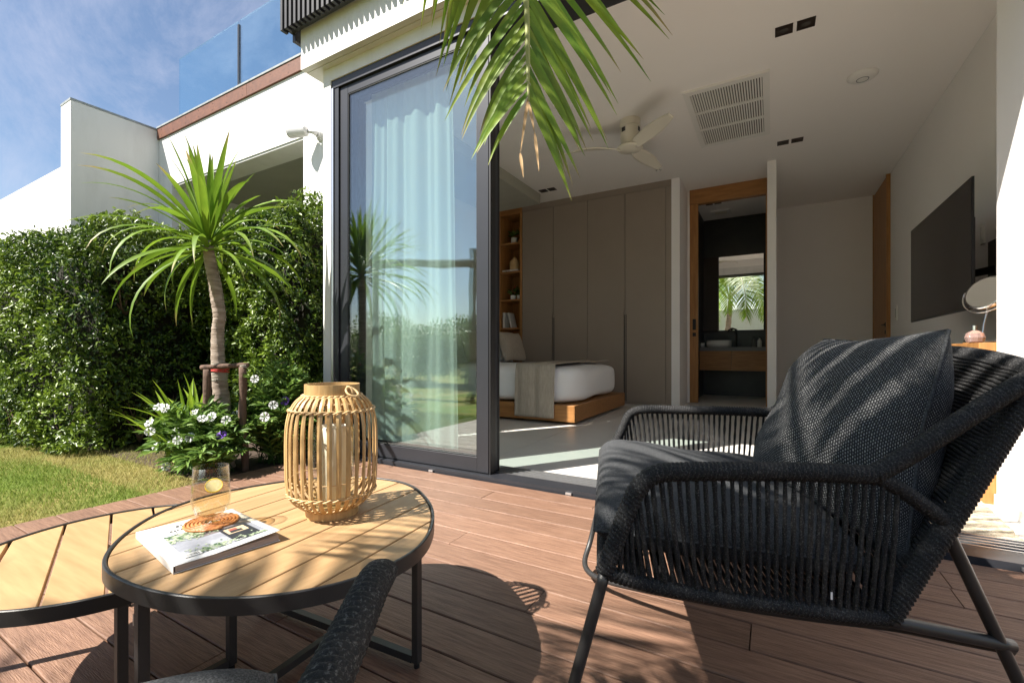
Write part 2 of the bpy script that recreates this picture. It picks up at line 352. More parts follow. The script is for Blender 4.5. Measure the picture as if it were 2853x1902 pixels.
# deck: boards run along X
struct('deck_underlay', MB().box(-2.85, 3.4, -3.2, 2.222, -.12, -.04), 'dark_void')
deck = props(bpy.data.objects.new('deck', None), kind='structure'); COL.objects.link(deck); deck.location = (0, 0, 0)
PITCH = .1316
known = {0: [-.35], 1: [-1.193, .75], 2: [-2.05, .1], 3: [-1.197, .95], 4: [-.15, 1.5], 5: [-1.75, .35], 6: [-.62, 1.2], 7: [-1.95, -.05], 8: [-1.1, .70], 9: [.17, 1.9], 10: [-1.55, .62], 11: [-.42, .49, 1.9], 12: [.497, -1.3, 2.0], 13: [-.75, .46, 1.6]}
for k in range(-26, 14):
    y0 = .369+PITCH*k; y1 = min(y0+PITCH-.0042, 2.222)
    js = sorted(known.get(k, [random.uniform(-2, -1), random.uniform(0, 1), random.uniform(1.7, 2.6)]))
    xs = [-2.862]+js+[3.4]
    for a, b in zip(xs, xs[1:]):
        dz = random.uniform(-.0008, .0008)
        y0b, y1b = y0+.0021, y1+.0021
        m = MB(); c = .0025
        prof = [(y0b, -.026), (y1b, -.026), (y1b, -c), (y1b-c, 0), (y0b+c, 0), (y0b, -c)]
        P = [(a+.0015, y, z+dz) for y, z in prof]+[(b-.0015, y, z+dz) for y, z in prof]
        m.add(P, [(0, 1, 2, 3, 4, 5)[::-1], (6, 7, 8, 9, 10, 11)]+[(i, (i+1) % 6, (i+1) % 6+6, i+6) for i in range(6)])
        m.build('deck_board', 'deck', deck)
# interior floor slabs
fl = props(bpy.data.objects.new('bedroom_floor', None), kind='structure'); COL.objects.link(fl)
for x0, x1 in ((-3.04, -1.72), (-1.716, .66), (.664, 1.55)):
    for y0, y1 in ((2.52, 3.432), (3.436, 5.2), (5.204, 7.1), (7.104, 9.0)):
        MB().box(x0, x1, y0, y1, -.05, 0, .0015).build('floor_tile', 'floor', fl)
struct('floor_bed', MB().box(-3.04, 1.7, 2.5, 9.1, -.3, -.051), 'dark_void')
struct('ceiling', MB().box(-3.04, 1.7, 2.601, 3.21, CEIL, CEIL+.2).box(-4.3, 1.7, 3.211, 9.1, CEIL, CEIL+.2), 'ceiling')
struct('upper_floor', MB().box(-3.055, 4.5, 2.155, 2.5, CEIL+.205, 5.2).box(-3.0, 4.5, 2.501, 9.2, CEIL+.205, 5.2), 'plaster')
# front beam with drip groove
b = MB().box(-3.055, 4.5, 2.155, 2.198, 2.855, CEIL+.2).box(-3.055, 4.5, 2.1981, 2.2059, 2.862, CEIL+.2).box(-3.055, 4.5, 2.206, 2.36, 2.855, CEIL+.2).box(-2.98, 4.5, 2.361, 2.60, 2.855, CEIL+.2)
struct('front_beam', b, 'plaster')
struct('lintel', MB().box(-2.92, 4.5, 2.247, 2.56, 2.758, 2.854), 'plaster')
struct('front_wall', MB().box(-2.92, -2.838, 2.247, 2.56, -.03, 2.757), 'plaster')
struct('left_room_wall', MB().box(-4.3, -4.02, 3.21, 9, 0, CEIL-.001).box(-4.019, -3.0, 3.205, 3.25, 0, CEIL-.001).box(-3.05, -3.001, 2.561, 3.2045, 0, CEIL-.001), 'plaster_in')
struct('side_wall', MB().box(.955, 4.5, 2.247, 3.115, -.03, 2.757).box(.955, 4.5, 2.561, 3.115, 2.757, CEIL-.001), 'plaster_in')
struct('skirting', MB().box(.945, .9548, 2.52, 3.113, 0, .055), 'white_plastic')
struct('right_room_wall', MB().box(1.38, 1.6, 3.116, 9, 0, CEIL-.001), 'plaster_in')
struct('rear_wall', MB().box(.046, 1.379, 8.79, 9, 0, CEIL-.001), 'plaster_in')
struct('wall_pier', MB().box(-1.212, -1.102, 6.55, 9, .0, CEIL-.001).box(-1.101, -1.066, 7.19, 9, 0, CEIL-.001), 'plaster_in')
struct('partition_wall', MB().box(-.055, .045, 6.55, 9, .0, CEIL-.001), 'plaster_in')
struct('bathroom_wall', MB().box(-1.065, -.056, 8.70, 8.9, 0, 3.08), 'black_tile')
struct('bathroom_side_wall', MB().box(-1.065, -1.055, 7.4, 8.699, 0, 3.08), 'black_tile')
struct('bathroom_ceiling', MB().box(-1.065, -.056, 7.26, 8.9, 3.081, 3.12), 'ceiling')
# ================================================================== NEIGHBOURING WING
YN = 2.9
wing = thing('villa_wing', 'white set-back wing of the villa with a covered terrace opening, behind the hedge', 'building', (-5, YN, 0))
MB().box(-7.08, -3.06, YN, YN+.3, 2.907, 3.566).build('upper_wall', 'plaster', wing)
MB().box(-4.07, -3.06, YN, YN+.3, -.05, 2.906).build('pillar', 'plaster', wing)
MB().box(-7.08, -6.73, YN, YN+.3, -.05, 2.906).build('pillar', 'plaster', wing)
MB().box(-7.08, -3.06, YN+.301, 6.2, 3.0, 3.2).build('terrace_ceiling', 'olive', wing)
MB().box(-6.729, -4.071, YN+.012, YN+.02, 2.885, 2.9065).build('drip_edge', 'plaster', wing)
MB().box(-7.3, -4.32, 6.2, 6.4, -.05, 3.6).build('rear_wall', 'olive', wing)
MB().box(-7.3, -7.081, 3.301, 6.199, -.05, 3.6).build('side_wall', 'plaster', wing)
MB().box(-4.32, -4.305, YN+.301, 6.2, 0, 2.999).build('side_wall', 'plaster', wing)
MB().box(-7.08, -3.06, YN+.1, 6.2, 3.201, 3.566).build('terrace_slab', 'plaster', wing)
x = -7.08
for x1 in (-5.02, -3.056):
    MB().box(x+.002, x1-.002, YN-.022, YN+.1, 3.568, 3.708, .003).build('fascia_board', 'fascia', wing)
    q = MB()
    for sx in np.arange(x+.12, x1, .31):
        for zz in (3.60, 3.675): q.lathe([(.004, 0), (.004, .0)], (0, 0, 0), 4) if False else q.box(sx-.004, sx+.004, YN-.024, YN-.0225, zz-.004, zz+.004)
    q.build('screw_heads', 'gasket', wing, kind='stuff'); x = x1
MB().box(-7.08, -3.056, YN-.03, YN+.12, 3.709, 3.73).build('deck_edge', 'coping', wing)
rail = thing('glass_balustrade', 'frameless clear glass balustrade on the brown terrace edge', 'balustrade', (-5, YN+.06, 3.73))
for a, b2 in ((-6.66, -5.325), (-5.285, -3.95), (-3.91, -3.06)):
    MB().box(a, b2, YN+.05, YN+.066, 3.76, 4.545).build('glass_panel', 'rail_glass', rail)
MB().box(-5.318, -5.292, YN+.045, YN+.071, 3.735, 4.5).build('post', 'frame', rail)
MB().box(-6.66, -3.06, YN+.045, YN+.071, 3.731, 3.759).build('bottom_channel', 'frame', rail)
dv = thing('divider_wall', 'tall white garden divider wall with grey coping rising above the hedge at left', 'wall', (-7.2, 2.4, 0))
MB().box(-7.383, -7.083, 2.024, 3.3, -.05, 3.685).build('wall_body', 'plaster', dv)
MB().box(-7.388, -7.078, 2.019, 3.3, 3.686, 3.712).build('coping', 'coping', dv)
lw = MB().box(-13, -7.384, 2.024, 2.3, -.05, 2.965).build('boundary_wall', 'plaster', label='low white boundary wall stepping down at far left of the divider', cat='wall')
# slat screen above the beam
sc = thing('slat_screen', 'dark vertical slat screen hanging on the white beam above the glass door', 'screen', (-3.1, 2.07, 3.11))
for i in range(66):
    xx = -3.142+i*.0508
    MB().box(xx, xx+.024, 2.048, 2.098, 3.113, 4.6).build('slat', 'powder', sc)
MB().box(-3.12, .3, 2.099, 2.13, 3.125, 3.165).build('rail', 'powder', sc)
MB().box(-3.118, -3.085, 2.131, 2.2, 3.07, 3.3).build('bracket', 'powder', sc)
# ================================================================== SLIDING DOOR
YD = 2.27
door = thing('sliding_glass_door', 'large dark framed sliding glass door, pushed open to the left over the deck', 'door', (-2.1, YD, 0))
f = MB().box(-2.836, .95, 2.255, 2.36, 2.70, 2.757).box(-2.836, .95, 2.361, 2.52, 2.715, 2.757)
f.build('head_frame', 'frame', door)
MB().box(-2.8375, -2.815, 2.25, 2.52, 0.02, 2.70).build('jamb_trim', 'alu', door)
MB().box(-2.814, -2.768, 2.26, 2.52, .02, 2.699).build('jamb_frame', 'frame', door)
MB().box(.925, .9545, 2.26, 2.52, .02, 2.699).build('jamb_frame', 'frame', door)
def panel(x0, x1, y, zt, st=.082, first=False):
    n = 'sash'
    z0, z1, t = .028, zt, .026
    fr = MB()
    fr.box(x0, x0+st, y, y+t, z0, z1).box(x1-st, x1, y, y+t, z0, z1)
    fr.box(x0+st, x1-st, y+.001, y+t-.001, z1-.062, z1).box(x0+st, x1-st, y+.001, y+t-.001, z0, z0+.088)
    o = fr.build(n, 'frame', door); bevel(o, .0015, 1)
    g = MB().box(x0+st-.006, x1-st+.006, y+.010, y+.016, z0+.08, z1-.055).build('glass_pane', 'glass', door)
    k = MB(); e = .006
    k.box(x0+st, x0+st+e, y+.004, y+.02, z0+.088, z1-.062).box(x1-st-e, x1-st, y+.004, y+.02, z0+.088, z1-.062)
    k.box(x0+st+e, x1-st-e, y+.004, y+.02, z1-.068, z1-.062).box(x0+st+e, x1-st-e, y+.004, y+.02, z0+.088, z0+.094)
    k.build('seal', 'gasket', door)
panel(-2.765, -1.466, 2.272, 2.695)
panel(-2.72, -1.462, 2.345, 2.695, .05)
MB().box(-1.463, -1.452, 2.274, 2.33, .02, 2.694).build('seal', 'gasket', door)
for i, (a, y) in enumerate(((-1.484, 2.372), (-1.506, 2.402), (-1.524, 2.432))):
    MB().box(a-.02, a+.018, y, y+.028, .02, 2.694).build('stile', 'frame', door)
    MB().box(a+.0185, a+.022, y+.008, y+.02, .02, 2.69).build('seal', 'gasket', door)
MB().box(-1.4655, -1.4635, 2.372, 2.392, .95, 1.10).build('lock_plate', 'gasket', door)
sill = MB().box(-2.836, .953, 2.226, 2.345, -.03, .022)
MB().box(-2.836, .953, 2.3455, 2.52, -.03, .006).build('track_bed', 'gasket', door)
sill.build('sill', 'frame', door)
for y in (2.362, 2.397, 2.432, 2.467, 2.502):
    MB().box(-2.81, .953, y, y+.009, .0065, .019).build('track', 'alu', door)
for xx in (-1.86, -.93, -.02, .76):
    MB().box(xx-.016, xx+.016, 2.214, 2.2255, .0, .012).build('drain_cap', 'alu', door)
# curtain
def curt(u, v):
    x = -2.63+u*.795-.04*(v-.5)*(u-.2); ph = 30*u+2.2*math.sin(5*u)+.6*math.sin(3*v+4*u)
    y = 2.425+.022*math.sin(ph)*(0.55+.45*(1-v))+.008*math.sin(2.3*ph+1)+.006*math.sin(9*v+7*u)
    return (x+.010*math.sin(1.0*ph+1.3), y, .060+v*2.63)
MB().grid(curt, 260, 40).build('curtain', 'curtain', smooth=True, label='long sheer white curtain gathered behind the glass door', cat='curtain')
struct('curtain_pocket', MB().box(-2.9, .95, 2.60, 2.62, 2.95, CEIL-.001), 'ceiling')
# ================================================================== CEILING FITTINGS
v = thing('ceiling_vent', 'large white louvred air return grille in the bedroom ceiling', 'vent', (-.37, 5.06, CEIL))
x0, x1, y0, y1 = -.72, -.02, 4.42, 5.70
MB().box(x0, x1, y0, y0+.06, 3.128, 3.149).box(x0, x1, y1-.06, y1, 3.128, 3.149).box(x0, x0+.055, y0+.06, y1-.06, 3.128, 3.149).box(x1-.055, x1, y0+.06, y1-.06, 3.128, 3.149).build('frame', 'white_plastic', v)
MB().box(x0+.055, x1-.055, y0+.06, y1-.06, 3.144, 3.149).build('backing', 'vent_dark', v)
for i in range(2):
    yy = y0+.06+(i+1)*(y1-y0-.12)/3; MB().box(x0+.055, x1-.055, yy-.013, yy+.013, 3.126, 3.1435).build('crossbar', 'white_plastic', v)
for i in range(27):
    xx = x0+.066+i*(x1-x0-.132)/26; MB().box(xx-.0065, xx+.0065, y0+.06, y1-.06, 3.129, 3.1438).build('louvre', 'white_plastic', v)
def downlight(xc, yc, label, z=CEIL, s=.115, gap=.024):
    t = thing('downlight', label, 'downlight', (xc, yc, z), 'paired recessed downlights in the ceiling')
    for sx in (-1, 1):
        c = xc+sx*(s/2+gap/2)
        m = MB().box(c-s/2, c+s/2, yc-s/2, yc-s/2+.006, z-.004, z-.0006).box(c-s/2, c+s/2, yc+s/2-.006, yc+s/2, z-.004, z-.0006).box(c-s/2, c-s/2+.006, yc-s/2+.006, yc+s/2-.006, z-.004, z-.0006).box(c+s/2-.006, c+s/2, yc-s/2+.006, yc+s/2-.006, z-.004, z-.0006)
        m.build('trim', 'downlight', t)
        MB().box(c-s/2+.006, c+s/2-.006, yc-s/2+.006, yc+s/2-.006, z-.0022, z-.0006).build('recess', 'downlight', t)
        MB().lathe([(.028, -.0034), (.028, -.0023)], (c, yc, z), 16).build('lens', 'vent_dark', t)
downlight(.145, 3.945, 'nearest pair of dark square downlights, top of the bedroom ceiling')
downlight(.176, 6.06, 'pair of dark square downlights between the vent and the bathroom')
downlight(-2.885, 6.09, 'pair of dark square downlights in front of the bookshelf and wardrobe')
downlight(-.80, 7.75, 'pair of downlights inside the bathroom ceiling', 3.081, .10)
xt = thing('extractor_fan', 'small white extractor grille in the bathroom ceiling', 'extractor fan', (-.74, 8.25, 3.08))
MB().box(-.88, -.60, 8.13, 8.37, 3.062, 3.08).build('cover', 'white_plastic', xt); MB().box(-.83, -.65, 8.18, 8.32, 3.058, 3.0615).build('inner_panel', 'cream_metal', xt)
a = thing('access_point', 'round white disc access point on the ceiling right of the vent', 'access point', (.68, 4.93, CEIL))
MB().lathe([(.112, 0), (.112, -.008), (.09, -.026), (.05, -.034), (.001, -.036)], (.68, 4.93, CEIL-.0005), 48, False).build('disc', 'white_plastic', a, smooth=True)
MB().lathe([(.046, -.0345), (.046, -.0375), (.040, -.0375), (.040, -.0355)], (.68, 4.93, CEIL-.0005), 32, False).build('ring', 'coping', a, smooth=True)
sd_ = thing('smoke_detector', 'small round white smoke detector near the fan', 'smoke detector', (-1.285, 6.08, CEIL))
MB().lathe([(.05, 0), (.05, -.014), (.038, -.02)], (-1.285, 6.08, CEIL), 24).build('base', 'white_plastic', sd_)
MB().lathe([(.026, -.0205), (.03, -.03), (.02, -.042), (.001, -.043)], (-1.285, 6.08, CEIL), 24, False).build('sensor', 'white_plastic', sd_, smooth=True)
q = MB()
for k in range(6):
    t_ = k*PI/3; q.box(-1.285+.028*math.cos(t_)-.005, -1.285+.028*math.cos(t_)+.005, 6.08+.028*math.sin(t_)-.005, 6.08+.028*math.sin(t_)+.005, CEIL-.036, CEIL-.03)
q.build('vents', 'gasket', sd_)
# ceiling fan
FX, FY = -1.281, 4.695
fan = thing('ceiling_fan', 'cream three-blade ceiling fan hanging over the bed', 'ceiling fan', (FX, FY, CEIL))
MB().lathe([(.105, 0), (.105, -.065), (.10, -.07)], (FX, FY, CEIL), 40).build('canopy', 'cream_metal', fan, smooth=False)
autosmooth(fan.children[-1])
m_ = MB().lathe([(.098, -.072), (.098, -.20), (.088, -.235), (.062, -.262)], (FX, FY, CEIL), 40).build('motor_housing', 'cream_metal', fan); autosmooth(m_)
for s0 in (PI*1.28, PI*1.9, PI*.6):
    for k in range(5):
        t_ = s0+k*.105; c_, s_ = math.cos(t_), math.sin(t_)
        MB().obox((FX+c_*.0965-s_*-.004, FY+s_*.0965+c_*-.004, CEIL-.135), (c_*.003, s_*.003, 0), (-s_*.008, c_*.008, 0), (0, 0, .045)).build('slot', 'gasket', fan)
hb = MB().lathe([(.03, -.262), (.12, -.268), (.135, -.282), (.12, -.30), (.02, -.312)], (FX, FY, CEIL), 40).build('hub', 'cream_metal', fan, smooth=True)
for ang in (math.radians(193), math.radians(313), math.radians(73)):
    def bl(u, v, ang=ang):
        r = .09+u*.60; wv = (.045+.075*math.sin(min(1, u*1.25)*PI*.75+.25))*(1-.55*max(0, u-.8)/.2)
        s = (v-.5)*2*wv*.62+.05*math.sin(u*2.2); z = CEIL-.29+.028*math.sin(u*3)+(v-.5)*-.05*(1-u*.4)
        return (FX+r*math.cos(ang)-s*math.sin(ang), FY+r*math.sin(ang)+s*math.cos(ang), z)
    o = MB().grid(bl, 24, 8).build('blade', 'cream_metal', fan, smooth=True); md = o.modifiers.new('s', 'SOLIDIFY'); md.thickness = .012; md.offset = 0
# ================================================================== WARDROBE, SHELVES, BED
wd = thing('wardrobe', 'full-height taupe built-in wardrobe with four flush doors', 'wardrobe', (-2.4, 6.56, 0))
MB().box(-3.57, -1.213, 6.585, 7.15, .0, 3.149).build('carcass', 'wardrobe', wd)
MB().box(-3.57, -1.213, 6.56, 6.5845, 3.062, 3.149).build('top_panel', 'wardrobe', wd)
MB().box(-3.57, -1.213, 6.57, 6.5845, 0, .033).build('plinth', 'wardrobe', wd)
MB().box(-1.284, -1.213, 6.56, 6.5845, .036, 3.058).build('filler', 'wardrobe', wd)
SG = .0035
seams = [-3.57, -3.01, -2.436, -1.863, -1.288]
for i in range(4):
    a0, b0 = seams[i]+.003, seams[i+1]-.003
    notch_right = i % 2 == 0
    m = MB(); zt, zb, yy = 3.058, .036, 6.56; zn = 1.39
    # door outline with a tapered finger-pull notch along the shared seam
    if notch_right: poly = [(a0, zb), (b0-.019, zb), (b0-.019, zn-.07), (b0, zn), (b0, zt), (a0, zt)]
    else: poly = [(a0+.019, zb), (b0, zb), (b0, zt), (a0, zt), (a0, zn), (a0+.019, zn-.07)]
    n = len(poly); m.add([(px_, yy, pz_) for px_, pz_ in poly]+[(px_, yy+.022, pz_) for px_, pz_ in poly], [tuple(range(n)), tuple(range(n, 2*n))[::-1]]+[(j, (j+1) % n+0, (j+1) % n+n, j+n)[::-1] for j in range(n)])
    o = m.build('door', 'wardrobe', wd); bevel(o, .0015, 1)
    nx = b0-.012 if notch_right else a0+.006
    MB().box(nx-.003, nx+.009, 6.5825, 6.584, zb, zn-.09).build('finger_pull', 'vent_dark', wd)
sh = thing('bookshelf', 'oak niche shelf unit between the wall and the taupe wardrobe', 'bookshelf', (-3.8, 6.6, 0))
MB().box(-3.612, -3.573, 6.555, 6.98, 0, 3.149).build('side_panel', 'oak_v', sh)
MB().box(-4.018, -3.98, 6.555, 6.98, 0, 3.149).build('side_panel', 'oak_v', sh)
MB().box(-3.979, -3.613, 6.557, 6.978, 3.04, 3.149).build('top_panel', 'oak', sh)
MB().box(-3.979, -3.613, 6.96, 6.978, 0, 3.039).build('back_panel', 'oak_v', sh)
shelf_z = (2.575, 2.10, 1.632, 1.158, .68)
for z in shelf_z: MB().box(-3.979, -3.613, 6.562, 6.959, z-.028, z).build('shelf', 'oak', sh)
def pot(x, y, z, r, h, label, kind):
    t = thing('potted_plant', label, 'plant', (x, y, z))
    o = MB().lathe([(r*.9, 0), (r, .01), (r, h), (r*.86, h), (r*.86, h-.02)], (x, y, z), 28).build('pot', 'ceramic', t); autosmooth(o)
    n = 26 if kind != 'spiky' else 40
    th = RNG.uniform(0, 2*PI, n); el = RNG.uniform(.3, 1.4, n)
    D = np.stack([np.cos(th)*np.cos(el), np.sin(th)*np.cos(el), np.sin(el)], 1); P = np.array([[x, y, z+h]])+D*RNG.uniform(.02, .10, (n, 1))
    V, F = leaves(P, D+RNG.normal(0, .5, (n, 3)), RNG.normal(0, 1, (n, 3))+[0, 0, 1], RNG.uniform(.06, .11, n), RNG.uniform(.035, .06, n) if kind != 'spiky' else RNG.uniform(.01, .02, n))
    npmesh('foliage', V, F, 'leaf', t, np.repeat(RNG.uniform(0, .4, n), 6), kind='stuff')
    if kind == 'red':
        V, F = leaves(P[:8]+[0, 0, .02], D[:8], RNG.normal(0, 1, (8, 3)), np.full(8, .05), np.full(8, .035)); npmesh('bloom', V, F, 'red', t, np.zeros(48), kind='stuff')
pot(-3.80, 6.70, 2.575, .055, .11, 'leafy plant in a white pot on the top shelf', 'leaf')
pot(-3.80, 6.66, 1.632, .045, .075, 'red flowering plant in the left of two small white pots on the shelf', 'red')
pot(-3.685, 6.68, 1.632, .045, .075, 'dark plant in the right of two small white pots on the shelf', 'spiky')
jar = thing('woven_jar', 'small lidded wicker jar standing on a book on the second shelf', 'basket', (-3.79, 6.70, 2.14))
pr_ = []
for k in range(15):
    zz = k*.012; R = .082 if k < 12 else .082-.012*(k-11); pr_ += [(R, zz), (R+.004, zz+.004), (R+.004, zz+.008)]
MB().lathe(pr_+[(.03, .19), (.03, .2)], (-3.79, 6.70, 2.143), 32).build('basket_body', 'bamboo_tie', jar, smooth=True)
MB().lathe([(.034, .2), (.034, .208), (.01, .214)], (-3.79, 6.70, 2.143), 20).build('lid_knob', 'bamboo_tie', jar)
def book(x0, x1, y0, y1, z0, z1, label, rot=0, txt=None, ax='flat'):
    c = ((x0+x1)/2, (y0+y1)/2, z0); t = thing('book', label, 'book', c)
    MB().box(x0, x1, y0, y1, z0, z1).build('cover', 'paper', t)
    MB().box(x0+.003, x1-.003, y1, y1+.001, z0+.003, z1-.003).build('pages', 'pages', t)
    if txt: text_mesh(txt[0], txt[1], 'lettering', 'ink', t, Matrix.Translation((x0+txt[2], y0-.0008, z0+txt[3])) @ Matrix.Rotation(PI/2, 4, 'X'))
    t.rotation_euler = (0, rot, 0); return t
book(-3.975, -3.67, 6.60, 6.82, 2.1005, 2.135, 'white book lying flat under the wicker jar', 0, ('classic ideas', .022, .05, .010))
book(-3.965, -3.93, 6.60, 6.76, 1.1585, 1.42, 'white book standing upright beside the leaning book')
bk = book(-3.87, -3.845, 6.60, 6.78, 1.159, 1.42, 'white book leaning at the end of the row, dark lettering on its cover', -.24)
bk.location = (-3.80, 6.69, 1.160)
MB().box(-3.843, -3.842, 6.62, 6.76, 1.25, 1.29).build('lettering', 'ink', None) if False else None
bed = thing('bed', 'low oak platform bed with white duvet in the bedroom', 'bed', (-2.8, 5.25, 0))
o = MB().box(-3.98, -1.75, 4.34, 6.15, .03, .20).build('frame', 'oak', bed); bevel(o, .003)
MB().box(-3.9, -2.05, 4.65, 5.85, 0, .029).build('recessed_base', 'vent_dark', bed)
def softbox(x0, x1, y0, y1, z0, z1, n=28, p=6, dents=.008, seed=1, sag=0, ns=5):
    """rounded, slightly lumpy cushion body"""
    mb = MB(); from mathutils import noise
    cx_, cy_, cz_ = (x0+x1)/2, (y0+y1)/2, (z0+z1)/2; hx, hy, hz = (x1-x0)/2, (y1-y0)/2, (z1-z0)/2
    def pt(a, b, c):
        q = Vector((a, b, c)); L = (abs(a)**p+abs(b)**p+abs(c)**p)**(1/p); q /= L
        P = Vector((cx_+q.x*hx, cy_+q.y*hy, cz_+q.z*hz))
        d = noise.noise((P+Vector((seed*3.1, 0, 0)))*ns)*dents; return P+Vector((q.x, q.y, q.z))*d-Vector((0, 0, sag*(1-a*a)*(1-b*b))) 
    for ax in range(3):
        for sg in (-1, 1):
            def fn(u, v, ax=ax, sg=sg):
                a, b = (u*2-1), (v*2-1)
                if sg < 0: a = -a
                return pt(*((sg, a, b) if ax == 0 else (b, sg, a) if ax == 1 else (a, b, sg)))
            mb.grid(fn, n, n)
    return mb
def weld(o, d=.0004):
    import bmesh
    bm = bmesh.new(); bm.from_mesh(o.data); bmesh.ops.remove_doubles(bm, verts=bm.verts, dist=d); bmesh.ops.recalc_face_normals(bm, faces=bm.faces); bm.to_mesh(o.data); bm.free()
    o.data.polygons.foreach_set('use_smooth', [True]*len(o.data.polygons)); return o
weld(softbox(-3.96, -1.79, 4.37, 6.12, .19, .605, 36, 7, .02, 3, ns=3).build('duvet', 'linen_white', bed))
thr = thing('bed_throw', 'beige linen throw folded across the bed and hanging over its side', 'throw', (-2.2, 4.34, .3))
def throwf(u, v):
    # v 0..1 : from hem below near side, up, over top to far side
    x = -2.46+u*.47+.025*v+.02*math.sin(3*v+1)
    s = v*3.0
    wob = .006*math.sin(u*15+v*5)+.003*math.sin(u*27)
    if s < .55: return (x, 4.325-.012+wob*.9+(.02 if s > .4 else 0)*((s-.4)/.15 if s > .4 else 0), .06+s)
    t = min((s-.55)/.10, 1)
    if t < 1: return (x, 4.333+wob*(1-t)+.08*t*t, .61+.018*math.sin(t*PI/2))
    return (x, 4.413+(s-.65)*.75, .628+.004*math.sin(u*9+s*4))
o = MB().grid(throwf, 40, 90).build('cloth', 'linen_beige', thr, smooth=True); md = o.modifiers.new('s', 'SOLIDIFY'); md.thickness = .008; md.offset = 1
def bed_pillow(c, sx, sz, ang, m, label):
    t = thing('pillow', label, 'pillow', c)
    mb = MB()
    def fn(sg):
        def f(u, v):
            a, b = u*2-1, v*2-1; th = .075*((1-abs(a)**3.5)*(1-abs(b)**3.5))**.5
            r = 1-.06*(1-abs(a*b)); X = a*sx*r*(1+.0*b); Z = b*sz*r
            p = Vector((sg*th, X, Z)); p.rotate(Euler((0, ang, 0))); return (c[0]+p.x, c[1]+p.y, c[2]+p.z+.01*math.sin(7*u+5*v)*(1-abs(a)))
        return f
    mb.grid(fn(1), 20, 20).grid(fn(-1), 20, 20); o = weld(mb.build('cushion', m, t)); return t
bed_pillow((-3.22, 5.62, .83), .30, .215, -.30, 'linen_beige', 'beige ruffle-edged pillow propped on the bed, seen right of the door stack')
bed_pillow((-3.42, 5.55, .80), .33, .20, -.35, 'linen_white', 'white pillow behind the beige pillow on the bed')
bed_pillow((-3.22, 4.72, .83), .28, .21, -.30, 'linen_beige', 'beige pillow on the near side of the bed, seen through the glass')
# ================================================================== BATHROOM
fr = thing('bathroom_door_frame', 'tall oak frame with sliding pocket door at the bathroom', 'door', (-.57, 7.18, 0))
MB().box(-1.065, -.056, 7.16, 7.26, 2.935, 3.149).build('lintel', 'oak', fr)
o = MB().box(-1.065, -.95, 7.175, 7.225, .005, 2.934).build('door_leaf', 'oak_v', fr)
MB().box(-.078, -.056, 7.16, 7.26, 0, 2.934).build('jamb', 'oak_v', fr)
MB().box(-1.025, -.978, 7.1715, 7.1745, 1.08, 1.24).build('pull_handle', 'gasket', fr)
MB().box(-1.025, -.978, 7.1715, 7.1745, .985, 1.04).build('lock', 'gasket', fr)
vn = thing('vanity', 'floating oak vanity with grey counter in the bathroom', 'vanity', (-.56, 8.4, .45))
MB().box(-1.054, -.057, 8.13, 8.699, .775, .833).build('counter', 'counter', vn)
MB().box(-1.054, -.572, 8.15, 8.698, .452, .772).build('drawer', 'oak', vn); MB().box(-.567, -.057, 8.15, 8.698, .452, .772).build('drawer', 'oak', vn)
bs = thing('basin', 'round white vessel basin on the grey counter', 'basin', (-.78, 8.38, .833))
o = MB().lathe([(.17, 0), (.195, .01), (.2, .11), (.192, .115), (.185, .1), (.15, .02), (.001, .018)], (-.78, 8.38, .834), 48, False).build('bowl', 'ceramic', bs, smooth=True)
fc = thing('tap', 'black arched tap behind the white basin', 'tap', (-.52, 8.45, .833))
MB().tube(catmull([(-.52, 8.45, .834), (-.52, 8.45, 1.05), (-.53, 8.44, 1.12), (-.58, 8.42, 1.15), (-.63, 8.40, 1.12), (-.64, 8.40, 1.08)], 8), .012, 12).build('spout', 'gasket', fc, smooth=True)
MB().box(-.52, -.43, 8.44, 8.46, .87, .885).build('lever', 'gasket', fc)
for i, (bx, col_) in enumerate(((-.26, 'gasket'), (-.18, 'ceramic'))):
    t = thing('soap_bottle', ('dark' if i == 0 else 'white')+' pump bottle beside the bathroom mirror', 'bottle', (bx, 8.45, .833))
    o = MB().lathe([(.032, 0), (.034, .01), (.034, .10), (.02, .125), (.013, .13), (.013, .15)], (bx, 8.45, .834), 20).build('bottle_body', 'counter' if i == 0 else col_, t); autosmooth(o)
    MB().lathe([(.014, .151), (.014, .165)], (bx, 8.45, .834), 12).box(bx-.03, bx+.005, 8.445, 8.455, .9995, 1.007).build('pump', 'gasket', t)
t = thing('towel_roll', 'small white rolled towel on the counter left of the basin', 'towel', (-1.02, 8.3, .833))
MB().tube([(-1.05, 8.3, .872), (-1.00, 8.3, .872)], .037, 20).build('towel', 'linen_white', t, smooth=False)
mr_ = thing('wall_mirror', 'large bathroom mirror reflecting the palm and garden wall', 'mirror', (-.5, 8.6, 1.13))
th_ = math.radians(1.1); dy = 1.32*math.tan(th_)
m = MB(); P = [(-.80, 8.60, 1.125), (-.124, 8.60, 1.125), (-.124, 8.60-dy, 2.385), (-.80, 8.60-dy, 2.385)]
m.add(P+[(a, b+.012, c) for a, b, c in P], [(0, 1, 2, 3), (7, 6, 5, 4), (0, 4, 5, 1), (1, 5, 6, 2), (2, 6, 7, 3), (3, 7, 4, 0)]); m.build('mirror_glass', 'mirror', mr_)
MB().box(-1.05, -.81, 8.56, 8.69, 1.12, 2.39).build('reflection_panel', 'downlight', mr_); MB().box(-.80, -.06, 8.62, 8.69, 1.12, 2.39).build('backing', 'gasket', mr_)  # dark panel added in place of a brown reflection left of the mirror
